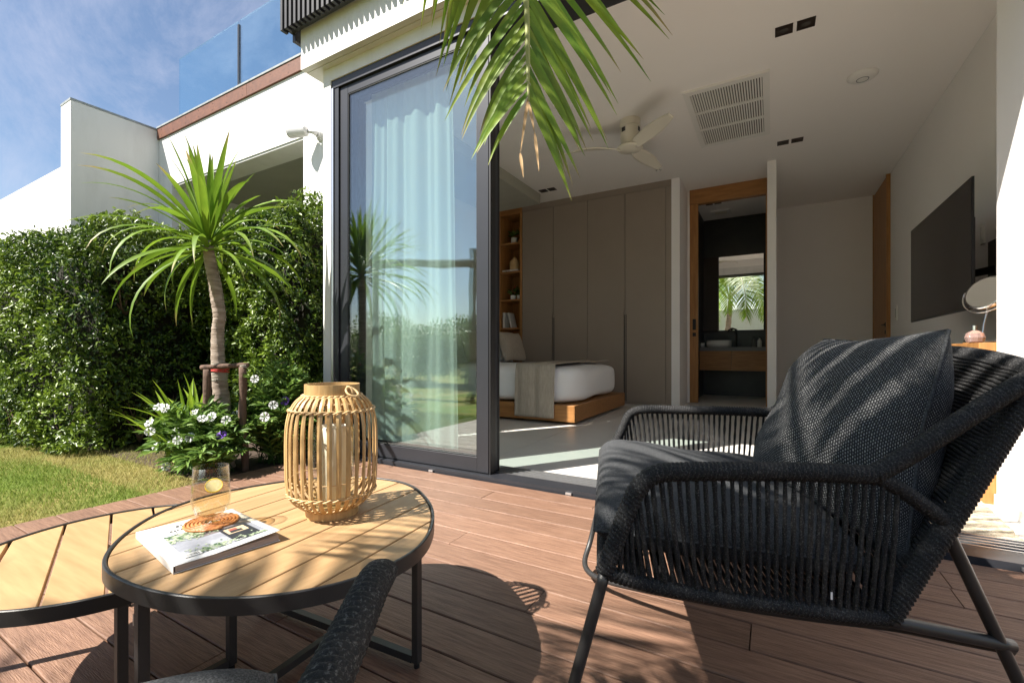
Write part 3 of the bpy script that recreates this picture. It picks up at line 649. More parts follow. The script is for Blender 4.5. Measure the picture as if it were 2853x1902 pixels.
# ================================================================== RIGHT SIDE OF THE ROOM
hd = thing('hall_door', 'tall brown wooden door in the right-hand wall at the back', 'door', (1.37, 8.3, 0))
MB().box(1.345, 1.3795, 7.85, 8.77, .005, 3.13).build('door_leaf', 'oak_v', hd)
MB().box(1.335, 1.3795, 7.82, 7.849, 0, 3.149).build('frame', 'oak_v', hd); MB().box(1.335, 1.3795, 8.771, 8.789, 0, 3.149).build('frame', 'oak_v', hd)
MB().bar((1.33, 7.93, 1.13), (1.33, 8.09, 1.13), .014).box(1.33, 1.3448, 7.925, 7.945, 1.12, 1.14).box(1.339, 1.3449, 7.91, 7.96, 1.10, 1.16).build('lever_handle', 'gasket', hd)
MB().box(1.339, 1.3449, 7.91, 7.96, 1.0, 1.05).build('lock', 'gasket', hd)
def switch(y, z, h, label):
    t = thing('wall_switch', label, 'switch', (1.375, y, z)); o = MB().box(1.366, 1.3795, y-.035, y+.035, z-h/2, z+h/2).build('plate', 'white_plastic', t); bevel(o, .003)
    MB().box(1.363, 1.3655, y-.018, y+.018, z-h*.3, z+h*.3).build('rocker', 'ceramic', t)
switch(7.45, 1.25, .19, 'white switch plate on the right wall beside the wooden door')
switch(4.72, 1.64, .16, 'white switch plate on the wall behind the television')
switch(4.40, .93, .12, 'white socket plate on the wall above the desk')
tv = thing('television', 'large black television on a swivel arm, seen edge-on at right', 'television', (1.07, 4.5, 1.0))
A0, A1 = Vector((1.05, 3.775, 0)), Vector((1.062, 5.23, 0)); dT = (A1-A0); nT = Vector((1, -.008, 0))
o = MB().obox((A0.x, A0.y, 1.012), dT, nT*.012, (0, 0, .805)).build('bezel', 'tv_body', tv)
MB().obox(Vector((A0.x-.0012, A0.y+.008, 1.022)), dT*.989, nT*.001, (0, 0, .787)).build('screen', 'tv', tv)
MB().obox(Vector((A0.x+.013, A0.y+.15, 1.05)), dT*.8, nT*.045, (0, 0, .55)).build('rear_housing', 'tv_body', tv)
MB().bar((1.12, 4.5, 1.38), (1.26, 4.85, 1.38), .03, ht=.05).bar((1.26, 4.85, 1.34), (1.375, 4.5, 1.34), .03, ht=.05).box(1.365, 1.3795, 4.4, 4.6, 1.2, 1.55).build('swivel_arm', 'gasket', tv)
dk = thing('desk', 'oak side desk against the wall at the right, behind the armchair', 'desk', (1.1, 3.6, 0))
o = MB().box(.893, 1.379, 3.12, 3.17, 0, .738).build('end_panel', 'oak_v', dk); bevel(o, .002)
o = MB().box(.893, 1.379, 3.12, 4.6, .739, .797).build('desk_top', 'oak_v', dk); bevel(o, .002)
MB().box(.893, 1.379, 4.55, 4.6, 0, .738).build('end_panel', 'oak_v', dk)
MB().box(.91, 1.379, 3.171, 4.549, .59, .738).build('drawer', 'oak', dk)
mk = thing('makeup_mirror', 'round chrome makeup mirror on a stand on the desk', 'mirror', (1.0, 3.48, .797))
MB().lathe([(.075, 0), (.078, .004), (.075, .018), (.02, .022)], (1.01, 3.48, .797), 40).build('base', 'chrome', mk, smooth=True)
MB().tube(catmull([(1.01, 3.48, .818), (1.02, 3.49, .90), (1.035, 3.50, .97), (1.045, 3.51, 1.0)], 6), .0065, 14).build('stem', 'chrome', mk, smooth=True)
cM = Vector((1.035, 3.52, 1.085)); nM = Vector((-.70, -.55, .38)).normalized(); rot = nM.to_track_quat('Z', 'Y').to_matrix().to_4x4()
def placed(mb, name, m, parent, mat4, smooth=True):
    mb.v = [tuple(mat4 @ Vector(v)) for v in mb.v]; return mb.build(name, m, parent, smooth=smooth)
T4 = Matrix.Translation(cM) @ rot
placed(MB().lathe([(.092, .004), (.10, 0), (.10, -.02), (.085, -.034), (.04, -.040), (.001, -.042)], (0, 0, 0), 48, False), 'housing', 'chrome', mk, T4)
placed(MB().lathe([(.0915, .0), (.0915, .0035)], (0, 0, 0), 48), 'mirror_disc', 'mirror', mk, T4, False)
arc = [T4 @ Vector((.118*math.cos(t), .118*math.sin(t), -.015)) for t in np.linspace(PI*.95, PI*2.05, 30)]
MB().tube(arc, .004, 8).build('yoke', 'chrome', mk, smooth=True)
pf = thing('perfume_bottle', 'small pink perfume bottle with silver cap beside the makeup mirror', 'bottle', (.93, 3.30, .797))
MB().lathe([(.02, 0), (.036, .008), (.042, .03), (.036, .052), (.016, .066), (.012, .068)], (.93, 3.30, .797), 12).build('flask', 'perfume', pf)
MB().lathe([(.013, .069), (.013, .094)], (.93, 3.30, .797), 20).build('cap', 'chrome', pf)
rg = thing('jute_rug', 'cream braided jute rug lying just inside the open door at right', 'rug', (.7, 2.85, 0))
for k in range(15):
    y = 2.545+k*.043; pts = []
    for i in range(46):
        xx = -.15+i*(1.0/45); pts.append((xx+.08*((y-2.5)), y+.003*math.sin(i*2.3+k), .009+.002*math.sin(i*1.9+k*2)))
    MB().tube(pts, [.021+.0035*math.sin(i*2.1+k*PI) for i in range(46)], 6).build('braid', 'jute', rg, smooth=True).scale = (1, 1, .55)
rg.location = (.7, 2.85, 0)
# ================================================================== CCTV camera
cc = thing('security_camera', 'white bullet security camera on the wall left of the glass door', 'camera', (-3.3, 2.9, 2.8))
WX, WY = -3.79, 2.9
MB().lathe([(.05, 0), (.05, .012), (.03, .03)], (0, 0, 0), 28).build('x', 'white_plastic') if False else None
bc = Vector((-3.80, 2.90, 2.85))
def alongY(mb, c): mb.v = [(c[0]+v[0], c[1]-v[2], c[2]+v[1]) for v in mb.v]; return mb
o = alongY(MB().lathe([(.055, .0), (.055, .014), (.034, .03), (.03, .045)], (0, 0, 0), 28), bc).build('wall_mount', 'cctv', cc); autosmooth(o)
MB().tube([bc+Vector((0, -.04, 0)), bc+Vector((-.03, -.085, .012)), bc+Vector((-.075, -.10, .02))], [.024, .018, .016], 14).build('bracket', 'cctv', cc, smooth=True)
p0, p1 = bc+Vector((-.07, -.10, .025)), bc+Vector((-.225, -.19, .005))
def sq(R):
    return lambda t: R/max(abs(math.cos(t))**2.6+abs(math.sin(t))**2.6, 1e-6)**(1/2.6)
MB().tube([p0, p0+(p1-p0)*.1, p0+(p1-p0)*.95, p1], [sq(.036), sq(.048), sq(.050), sq(.047)], 24).build('camera_body', 'cctv', cc, smooth=False); autosmooth(cc.children[-1])
dd = (p1-p0).normalized()
MB().tube([p1+dd*.0005, p1+dd*.006], sq(.042), 24).build('lens_face', 'gasket', cc)
MB().tube([p1+dd*.0065, p1+dd*.014], .016, 16).build('lens', 'tv', cc)
MB().obox(p0+dd*.05+Vector((dd.y, -dd.x, 0))*.0+Vector((.0, -.0505, .012)), dd*.045, (0, .002, 0), (0, 0, .008)).build('marking', 'ink', cc)
#SECTION2
# ================================================================== COFFEE TABLES
def clip_poly(poly, a, b, c):
    """keep a*x+b*y<=c"""
    out = []
    for i in range(len(poly)):
        p, q = poly[i], poly[(i+1) % len(poly)]; dp, dq = a*p[0]+b*p[1]-c, a*q[0]+b*q[1]-c
        if dp <= 0: out.append(p)
        if (dp < 0) != (dq < 0) and dp != dq:
            t = dp/(dp-dq); out.append((p[0]+(q[0]-p[0])*t, p[1]+(q[1]-p[1])*t))
    return out
def inset(poly, d):
    n = len(poly); out = []
    for i in range(n):
        p0, p1, p2 = Vector(poly[i-1]), Vector(poly[i]), Vector(poly[(i+1) % n]); t = (p2-p0).normalized(); out.append(tuple(p1+Vector((-t.y, t.x))*d))
    return out
def rim_mesh(poly, z0, z1, th):
    inn = inset(poly, th); n = len(poly); m = MB(); c = .0015
    rings = [[(x, y, z0) for x, y in poly], [(x, y, z1-c) for x, y in poly], [(x, y, z1) for x, y in inset(poly, c)], [(x, y, z1) for x, y in inset(poly, th-c)], [(x, y, z1-c) for x, y in inn], [(x, y, z0) for x, y in inn]]
    V = [v for r in rings for v in r]; F = []
    for k in range(6):
        for i in range(n): j = (i+1) % n; a, b = k*n, ((k+1) % 6)*n; F.append((a+i, a+j, b+j, b+i))
    return m.add(V, F)
def slats(poly, ang, pitch, gap, z0, z1, ph, parent, mname, cx_, cy_):
    d = (math.cos(ang), math.sin(ang)); nrm = (-d[1], d[0])
    for k in range(-12, 13):
        lo = ph+k*pitch+gap/2; hi = ph+(k+1)*pitch-gap/2; base = nrm[0]*cx_+nrm[1]*cy_
        q = clip_poly(clip_poly(poly, nrm[0], nrm[1], base+hi), -nrm[0], -nrm[1], -(base+lo))
        if len(q) < 3: continue
        qq = [];
        for p in q:
            if not qq or (Vector(p)-Vector(qq[-1])).length > .0015: qq.append(p)
        if len(qq) < 3: continue
        m = MB().prism(qq, z0, z1); o = m.build('table_slat', mname, parent); bevel(o, .0012, 1)
rimpts = [(-1.121, .365), (-1.258, .445), (-1.362, .57), (-1.392, .725), (-1.33, .90), (-1.22, 1.01), (-1.091, 1.062), (-.965, 1.055), (-.84, .985), (-.735, .89), (-.655, .770), (-.632, .664), (-.657, .547), (-.732, .450), (-.842, .385), (-.98, .355)]
poly1 = [(p.x, p.y) for p in catmull([(x, y, 0) for x, y in rimpts][::-1], 7, True)]
ar = sum(poly1[i-1][0]*poly1[i][1]-poly1[i][0]*poly1[i-1][1] for i in range(len(poly1)))
if ar < 0: poly1 = poly1[::-1]
t1 = thing('coffee_table', 'taller round slatted teak coffee table with black rim, holding the lantern and magazine', 'coffee table', (-1.01, .70, 0))
o = rim_mesh(poly1, .315, .345, .007).build('rim', 'powder', t1); autosmooth(o)
slats(inset(poly1, .0085), math.radians(94.5), .094, .0045, .325, .3415, .028, t1, 'teak', -.86, .62)
MB().box(-1.25, -.77, .50, .52, .312, .3245).box(-1.25, -.77, .88, .90, .312, .3245).build('cross_rail', 'powder', t1)
W_ = .018
def post(x, y, z0, z1, par, w=W_): o = MB().box(x-w/2, x+w/2, y-w/2, y+w/2, z0, z1).build('leg', 'powder', par); bevel(o, .0015, 1)
FA, FB, FC = (-1.258, .795), (-.735, .825), (-.960, .368)
for p in (FA, FB, FC): post(p[0], p[1], .012, .3148, t1)
dAB = (Vector(FB)-Vector(FA)); dn = dAB.normalized()
MB().bar((FA[0]+dn.x*.0095, FA[1]+dn.y*.0095, .021), (FB[0]-dn.x*.0095, FB[1]-dn.y*.0095, .021), W_).build('base_bar', 'powder', t1)
mid = Vector(FA)+dAB*.515; dc = (Vector(FC)-mid).normalized()
MB().bar((mid.x+dc.x*.0095, mid.y+dc.y*.0095, .0205), (FC[0]-dc.x*.0095, FC[1]-dc.y*.0095, .0205), W_-.001).build('base_bar', 'powder', t1)
MB().bar((FA[0], FA[1], .305), (FB[0], FB[1], .305), W_-.004).build('top_bar', 'powder', t1)
for p in (FA, FB, FC): MB().lathe([(.007, 0), (.007, .0119)], (p[0]+.0, p[1], 0), 12).build('foot', 'gasket', t1)
MB().box(FC[0]-.0125, FC[0]-.0092, FC[1]-.009, FC[1]+.009, .272, .292).build('metal_tag', 'alu', t1)
c2, r2, zt2 = (-1.384, .489), .297, .283
poly2 = [(c2[0]+r2*math.cos(t), c2[1]+r2*math.sin(t)) for t in np.linspace(0, 2*PI, 97)[:-1]]
t2 = thing('coffee_table', 'lower round slatted teak table tucked under the taller one, at left edge', 'coffee table', (c2[0], c2[1], 0))
o = rim_mesh(poly2, zt2-.03, zt2, .007).build('rim', 'powder', t2); autosmooth(o)
slats(inset(poly2, .0085), math.radians(160.5), .094, .006, zt2-.02, zt2-.0035, .0225, t2, 'teak2', c2[0], c2[1])
MB().box(-1.60, -1.17, .47, .49, zt2-.033, zt2-.0205).build('cross_rail', 'powder', t2)
G1, G2, G3, G4 = (-1.112, .602), (-1.120, .395), (-1.655, .60), (-1.60, .302)
for p in (G1, G2, G3, G4): post(p[0], p[1], .012, zt2-.0303, t2); MB().lathe([(.007, 0), (.007, .0119)], (p[0], p[1], 0), 12).build('foot', 'gasket', t2)
MB().bar((G1[0], G1[1]-.0095, .021), (G2[0], G2[1]+.0095, .021), W_-.001).build('base_bar', 'powder', t2)
# ================================================================== LANTERN
LX, LY, LZ = -.972, .775, .3418
ln = thing('bamboo_lantern', 'round bamboo slat lantern with a rope handle on the coffee table', 'lantern', (LX, LY, LZ))
prof = [(.064, .018), (.078, .028), (.093, .042), (.103, .062), (.107, .09), (.1085, .14), (.1085, .20), (.106, .235), (.100, .262), (.089, .283), (.076, .296), (.066, .303)]
pc = catmull([(r, z, 0) for r, z in prof], 3)
NS = 32
for k in range(NS):
    t = 2*PI*k/NS+.05; c_, s_ = math.cos(t), math.sin(t); m = MB(); n = len(pc); V = []; jit = random.uniform(-.004, .004); hw = .0055+random.uniform(-.0004, .0005)
    for i, p in enumerate(pc):
        R = p.x; ww = hw*(1-.18*max(0, 1-R/.1)*3); tj = t+jit*math.sin(i/n*PI)*4*.25
        c_, s_ = math.cos(tj), math.sin(tj)
        for (dr, dw) in ((0, -ww), (.0018, 0), (0, ww), (-.0022, 0)): V.append((LX+(R+dr)*c_-dw*s_, LY+(R+dr)*s_+dw*c_, LZ+p.y))
    F = [(i*4+a, i*4+(a+1) % 4, (i+1)*4+(a+1) % 4, (i+1)*4+a) for i in range(n-1) for a in range(4)]
    m.add(V, F).build('bamboo_strip', 'bamboo', ln)
def ring(r0, r1, z0, z1, name): return autosmooth(MB().lathe([(r0, z0), (r1, z0), (r1, z1), (r0, z1), (r0, z0)], (LX, LY, LZ), 56, False).build(name, 'bamboo', ln))
ring(.061, .066, .300, .328, 'top_hoop'); ring(.058, .0635, .0, .026, 'base_hoop')
for zr, R in ((.265, .1), (.060, .1035), (.299, .069), (.014+.012, .068)):
    for ph in (0, PI):
        pts = []
        for i in range(NS*6):
            t = 2*PI*i/(NS*6); a_ = t*NS/2+ph; pts.append((LX+(R+.0035*math.cos(a_))*math.cos(t), LY+(R+.0035*math.cos(a_))*math.sin(t), LZ+zr+.0026*math.sin(a_)))
        MB().tube(pts, .0021, 5, closed=True).build('woven_binding', 'bamboo_tie', ln, smooth=True)
MB().tube([(LX+.100*math.cos(t), LY+.100*math.sin(t), LZ+.095) for t in np.linspace(0, 2*PI, 60)[:-1]], .0012, 5, closed=True).build('inner_ring', 'bamboo_tie', ln, smooth=True)
hp = []
ha = math.radians(-8)
for i in range(40):
    t = 2*PI*i/40; hp.append((LX+(.072+.024*(1-math.cos(t))*.6)*math.cos(ha+.16*math.sin(t)), LY+(.072+.024*(1-math.cos(t))*.6)*math.sin(ha+.16*math.sin(t)), LZ+.322-.020*(1-math.cos(t))*.5))
MB().tube(hp, .0028, 8, closed=True).build('handle', 'bamboo_tie', ln, smooth=True)
MB().tube([(LX+.070*math.cos(ha)+.011*math.cos(t), LY+.070*math.sin(ha)+.004*math.cos(t), LZ+.308+.016*math.sin(t)) for t in np.linspace(0, 2*PI, 24)[:-1]], .0022, 6, closed=True).build('handle_loop', 'bamboo_tie', ln, smooth=True)
MB().lathe([(.0005, .020), (.06, .020), (.06, .026), (.0005, .026)], (LX, LY, LZ), 40, False).build('base_plate', 'bamboo', ln)
cn = thing('pillar_candle', 'thick ivory pillar candle standing inside the bamboo lantern', 'candle', (LX, LY, LZ+.03))
MB().lathe([(.034, .031), (.036, .034), (.036, .218), (.034, .222), (.030, .220), (.026, .206), (.012, .203), (.0005, .204)], (LX, LY, LZ), 44, False).build('wax', 'wax', cn, smooth=True)
MB().tube([(LX, LY, LZ+.203), (LX+.002, LY, LZ+.216)], .0012, 6).build('wick', 'ink', cn)
gc = thing('glass_cylinder', 'clear glass hurricane cylinder around the candle in the lantern', 'glass cylinder', (LX, LY, LZ+.027))
autosmooth(MB().lathe([(.001, .0265), (.053, .0265), (.053, .222), (.0515, .222), (.0515, .029), (.001, .029)], (LX, LY, LZ), 56, False).build('cylinder', 'clear', gc))
# ================================================================== MAGAZINE, COASTER, GLASS
A = Vector((-1.212, .453, .3422)); ex = Vector((-.955, .413, .3422))-A; ey = Vector((-1.178, .643, .3422))-A
ey = Vector((-ex.y, ex.x, 0)).normalized()*ey.length
mg = thing('magazine', 'thick white magazine with a garden photo cover, under the coaster', 'magazine', tuple(A))
exn, eyn = ex.normalized(), ey.normalized(); LXm, LYm = ex.length, ey.length
TH = .0125
def bp(a, b, z): return A+exn*a+eyn*b+Vector((0, 0, z))
def lift(a, b):   # the cover curls up at the free corner
    k = max(0, (a/LXm)-.15)/.85; j = max(0, (b/LYm)-.35)/.65
    return .0085*(k*j)**1.1+.0012*k
MB().obox(bp(.002, .004, .001), exn*(LXm-.004), eyn*(LYm-.007), (0, 0, TH-.0018)).build('pages', 'pages', mg)
MB().obox(bp(0, 0, 0), exn*LXm, eyn*LYm, (0, 0, .0008)).build('back_cover', 'paper', mg)
MB().obox(bp(0, 0, .0008), exn*LXm, eyn*.0012, (0, 0, TH-.0006)).build('spine', 'paper', mg)
def cov(dz, a0, a1, b0, b1):
    return lambda u, v: tuple(bp(a0+(a1-a0)*u, b0+(b1-b0)*v, TH+dz+lift(a0+(a1-a0)*u, b0+(b1-b0)*v)))
o = MB().grid(cov(.0006, 0, LXm, 0, LYm), 24, 24).build('front_cover', 'paper', mg, smooth=True); md = o.modifiers.new('s', 'SOLIDIFY'); md.thickness = .0006; md.offset = -1
#  cover frame: spine along a axis (b=0); top edge of the page at a=0 side... text runs along +b
def inkmat(name, c1, c2, sc, lo=.45, hi=.55, c3=None): return mat(name, c1, .35, col2=c2, vscale=sc, vdetail=8, vlo=lo, vhi=hi)
M['ph_wall'] = inkmat('printed_grey_wall', (.24, .25, .29), (.34, .35, .40), 14)
M['ph_leaf'] = inkmat('printed_foliage', (.05, .11, .045), (.42, .48, .34), 95, .42, .56)
M['ph_roof'] = inkmat('printed_roof', (.06, .055, .06), (.16, .14, .14), 40)
M['ph_dark'] = mat('printed_dark', (.025, .027, .035), .35); M['ph_warm'] = mat('printed_warm', (.55, .42, .27), .35); M['ph_red'] = mat('printed_red', (.30, .09, .07), .35)
def decal(name, m, a0, a1, b0, b1, dz, par=mg): 
    return MB().grid(cov(dz, a0, a1, b0, b1), 16, 16).build(name, m, par, smooth=True)
pa0, pa1, pb0, pb1 = .085, LXm-.022, .026, LYm-.014
decal('printed_photo', 'ph_wall', pa0, pa1, pb0, pb1, .0009)
decal('printed_roof', 'ph_roof', pa0+.028, pa0+.062, pb0+.045, pb1, .0011)
decal('printed_doorway', 'ph_dark', pa0+.05, pa1-.004, pb0+.088, pb0+.142, .00125)
decal('printed_window', 'ph_warm', pa0+.062, pa0+.098, pb0+.094, pb0+.134, .0014)
decal('printed_panel', 'ph_red', pa0+.066, pa0+.088, pb0+.102, pb0+.118, .0015)
decal('printed_panel', 'ph_dark', pa0+.080, pa0+.094, pb0+.100, pb0+.124, .0016)
def blob(name, m, ca, cb, ra, rb, dz, n=90):
    q = MB()
    for _ in range(n):
        a, b_ = random.gauss(ca, ra), random.gauss(cb, rb); a = min(max(a, pa0+.004), pa1-.004); b_ = min(max(b_, pb0+.004), pb1-.004); s = random.uniform(.0012, .0035)
        f = [bp(a+s*math.cos(t), b_+s*.8*math.sin(t), TH+dz+lift(a, b_)) for t in np.linspace(0, 2*PI, 6)[:-1]]; q.add(f, [tuple(range(5))])
    q.build(name, m, mg, kind='stuff')
blob('printed_tree', 'ph_leaf', pa0+.018, pb0+.03, .012, .026, .0018, 260)
blob('printed_tree', 'ph_leaf', pa0+.04, pb0+.04, .010, .026, .0019, 200)
blob('printed_shrub', 'ph_leaf', pa1-.016, pb0+.055, .010, .03, .0018, 200)
blob('printed_shrub', 'ph_leaf', pa1-.010, pb0+.14, .004, .02, .0018, 60)
decal('barcode_panel', 'paper', pa1-.018, pa1+.002, pb0-.002, pb0+.028, .0022)
for k in range(12): decal('barcode_bar', 'ink', pa1-.015, pa1-.002, pb0+.003+k*.0018, pb0+.003+k*.0018+random.choice((.0006, .0011)), .0024)
ux, uy = eyn, -exn
def page_mat(a, b): 
    p = bp(a, b, TH+.0012+lift(a, b)); m4 = Matrix.Identity(4)
    for i in range(3): m4[i][0] = ux[i]; m4[i][1] = uy[i]; m4[i][2] = (0, 0, 1)[i]; m4[i][3] = p[i]
    return m4
text_mesh('sl c', .026, 'title_lettering', 'ink', mg, page_mat(.040, .062)); text_mesh('quiet', .026, 'title_lettering', 'ink', mg, page_mat(.066, .045))
text_mesh('COLLECTION / ISSUE 34', .0052, 'caption_lettering', 'whiteink', mg, page_mat(pa1-.006, pb0+.085) @ Matrix.Translation((0, 0, .0012)))
GX, GY, GZ = -1.122, .562, .3422+TH+.0012
cs = thing('rattan_coaster', 'round brown coiled rattan coaster under the drinking glass', 'coaster', (GX+.004, GY+.002, GZ))
pts = []; rr = []
for i in range(7*40):
    t = 2*PI*i/40; R = .004+.0075*i/40; pts.append((GX+.003+R*math.cos(t), GY+.002+R*math.sin(t), GZ+.0036)); rr.append(.0036+.0007*math.sin(i*2.4))
MB().tube(pts, rr, 6).build('coil', 'rattan', cs, smooth=True)
GZ += .0078
gl = thing('drinking_glass', 'clear tumbler of iced lemon water standing on the coaster', 'glass', (GX, GY, GZ))
gp = [(.0005, 0), (.021, 0), (.0235, .004), (.030, .016), (.0375, .034), (.0395, .050), (.0380, .080), (.0355, .124), (.0343, .1245), (.0366, .080), (.0380, .050), (.036, .035), (.028, .018), (.020, .013), (.0005, .012)]
MB().lathe(gp, (GX, GY, GZ), 64, False).build('tumbler', 'clear', gl, smooth=True)
MB().lathe([(.0005, .0125), (.0195, .0135), (.0275, .0185), (.0355, .0353), (.0375, .050), (.0362, .080), (.0356, .092), (.0005, .0925)], (GX, GY, GZ), 64, False).build('lemon_water', 'liquid', gl, smooth=True)
ls = thing('lemon_slice', 'yellow lemon slice floating upright in the drinking glass', 'lemon slice', (GX, GY, GZ+.08))
lm = Matrix.Translation((GX+.008, GY+.002, GZ+.080)) @ Euler((math.radians(38), math.radians(32), math.radians(28))).to_matrix().to_4x4()
placed(MB().lathe([(.0158, -.0016), (.0176, -.0016), (.0176, .0016), (.0158, .0016), (.0158, -.0016)], (0, 0, 0), 40, False), 'peel', 'lemon', ls, lm)
placed(MB().lathe([(.0156, -.0014), (.0156, .0014)], (0, 0, 0), 40), 'flesh', 'lemon_flesh', ls, lm, False)
# ================================================================== ARMCHAIRS
ac = thing('armchair', 'large black rope lounge armchair facing left in front of the open bedroom', 'armchair', (-.05, 1.2, 0), 'black rope lounge armchairs')
def wrap(pts, r, name='wrapped_rail', par=ac, pitch=.0075, seg=16, slant=.55):
    P = resample(catmull(pts, 14), pitch/5)
    rad = []
    for i in range(len(P)):
        s = i*pitch/5
        rad.append((lambda s: (lambda t: r*(.88+.17*abs(math.sin(PI*(s/pitch+slant*math.sin(t)+.13*math.sin(s*90)))))))(s))
    return MB().tube(P, rad, seg).build(name, 'rope', par, smooth=True)
N_front = [(-.242, .731, .386), (-.225, .741, .438), (-.207, .752, .492), (-.192, .760, .526), (-.172, .772, .545), (-.141, .79, .551), (-.046, .844, .552), (.048, .898, .551), (.145, .954, .546)]
N_up = [(.145, .954, .546), (.18, .974, .568), (.231, 1.003, .604), (.299, 1.042, .655), (.35, 1.071, .691), (.384, 1.09, .712)]
N_down = [(.145, .954, .546), (.18, .974, .525), (.218, .995, .496), (.255, 1.017, .465)]
N_post = [(.169, .967, .309), (.211, .992, .387), (.255, 1.017, .465), (.312, 1.049, .572), (.362, 1.078, .666), (.386, 1.093, .712)]
N_bot = [(-.242, .731, .386), (-.172, .772, .362), (-.078, .826, .342), (.017, .88, .328), (.111, .934, .313), (.169, .967, .309)]
F_front = [(-.505, 1.555, .372), (-.485, 1.567, .42), (-.463, 1.580, .47), (-.441, 1.592, .524), (-.418, 1.599, .543), (-.385, 1.610, .550), (-.292, 1.642, .551), (-.159, 1.684, .552), (-.005, 1.727, .550)]
F_up = [(-.005, 1.727, .55), (.05, 1.745, .59), (.12, 1.785, .645), (.19, 1.83, .69), (.24, 1.86, .71)]
F_down = [(-.005, 1.727, .55), (.03, 1.745, .525), (.075, 1.775, .49), (.115, 1.80, .462)]
F_post = [(.02, 1.735, .309), (.065, 1.765, .387), (.115, 1.80, .462), (.17, 1.825, .572), (.215, 1.85, .666), (.24, 1.862, .71)]
F_bot = [(-.505, 1.555, .372), (-.43, 1.59, .35), (-.33, 1.625, .335), (-.2, 1.665, .322), (-.08, 1.70, .312), (.02, 1.735, .309)]
for a, rr_ in ((N_front, .0155), (N_up, .0155), (N_down, .0125), (N_post, .0165), (N_bot, .0125), (F_front, .0150), (F_up, .015), (F_down, .0125), (F_post, .0165), (F_bot, .0125)): wrap(a, rr_)
rim_pts = [(.386, 1.093, .706), (.394, 1.14, .716), (.388, 1.30, .736), (.365, 1.47, .748), (.325, 1.64, .745), (.275, 1.80, .730), (.24, 1.862, .71)]
wrap(rim_pts, .0175, 'wrapped_top_rail')
fr_b = [(-.242, .731, .386), (-.30, .90, .378), (-.37, 1.12, .374), (-.44, 1.34, .374), (-.505, 1.555, .372)]
wrap(fr_b, .0125, 'wrapped_front_rail'); rb = [(.169, .967, .309), (.16, 1.15, .30), (.11, 1.45, .30), (.02, 1.735, .309)]; wrap(rb, .013, 'wrapped_rear_rail')
def polyat(pts, f):
    P = catmull(pts, 14); L = [0]
    for a, b in zip(P, P[1:]): L.append(L[-1]+(b-a).length)
    t = f*L[-1]
    for i in range(len(P)-1):
        if L[i+1] >= t: return P[i]+(P[i+1]-P[i])*((t-L[i])/max(L[i+1]-L[i], 1e-9))
    return P[-1]
def strand(p, q, r=.0034, bow=0, par=ac, name='rope_strand', out=(0, 0, 0)):
    p, q = Vector(p), Vector(q); n = 13; pts = []; rad = []
    for i in range(n): t = i/(n-1); pts.append(p+(q-p)*t+Vector(out)*math.sin(PI*t)); rad.append(r*(1+.16*math.sin(i*2.6+p.x*90)))
    return MB().tube(pts, rad, 6, caps=False).build(name, 'rope', par, smooth=True)
for side, fr_, bt_, sg in (('n', N_front+N_down[1:], N_bot, -1), ('f', F_front+F_down[1:], F_bot, 1)):
    nstr = 36
    for k in range(nstr):
        f = (k+.5)/nstr; top = polyat(fr_, .10+.90*f*(.845)); bot = polyat(bt_, min(1, .02+.98*f))
        if k % 2: top = top+Vector((0, .003*sg, -.004)); bot = bot+Vector((0, .003*sg, 0))
        strand(top+Vector((0, 0, -.006)), bot, .0038+.0004*random.random(), out=(0, .006*sg, 0))
# woven back: many strands between the posts
q = MB(); nb = 64
for k in range(nb):
    f = (k+.5)/nb; a = polyat(N_post, f); b2 = polyat(F_post, f); bowx = .012+.018*f; bz = .036*f**1.5
    for lay in (0, 1):
        pts = []; rad = []
        for i in range(23):
            t = i/22; p = a+(b2-a)*t; s = math.sin(PI*t); pts.append(p+Vector((bowx*s+.008*(lay-.5), .0, bz*s+.002*lay+.0015*math.sin(i*1.7+k)))); rad.append(.0037*(1+.15*math.sin(i*2.3+k)))
        q.tube(pts, rad, 6, caps=False)
q.build('woven_back', 'rope', ac, smooth=True, kind='stuff')
q = MB()
for k in range(44):
    f = (k+.5)/44; a = polyat(N_bot, f); b2 = polyat(F_bot, f); q.tube([a+(b2-a)*t+Vector((0, 0, -.02*math.sin(PI*t))) for t in np.linspace(0, 1, 9)], .0042, 6, caps=False)
q.build('woven_seat', 'rope', ac, smooth=True, kind='stuff')
def leg(pts, r=.0098, name='leg'): return MB().tube(catmull(pts, 8), r, 14).build(name, 'powder', ac, smooth=True)
leg([(-.242, .731, .383), (-.286, .706, .20), (-.334, .679, .012)]); leg([(.249, 1.013, .461), (.356, 1.075, .20), (.432, 1.118, .012)])
leg([(.115, 1.80, .462), (.20, 1.86, .20), (.27, 1.905, .012)])
leg([(-.505, 1.555, .372), (-.528, 1.535, .22), (-.546, 1.50, .10), (-.545, 1.44, .048), (-.50, 1.385, .040), (-.42, 1.345, .052), (-.292, 1.308, .076), (-.15, 1.28, .10), (-.022, 1.256, .124), (.10, 1.235, .15), (.215, 1.19, .19), (.30, 1.12, .228), (.346, 1.069, .256)], .0088, 'stretcher')
leg([(.169, .967, .304), (.346, 1.069, .262)], .0105, 'stretcher')
for x, y in ((-.334, .679), (.434, 1.119), (.271, 1.906)): MB().lathe([(.012, 0), (.012, .012)], (x, y, 0), 14).build('foot_cap', 'gasket', ac)
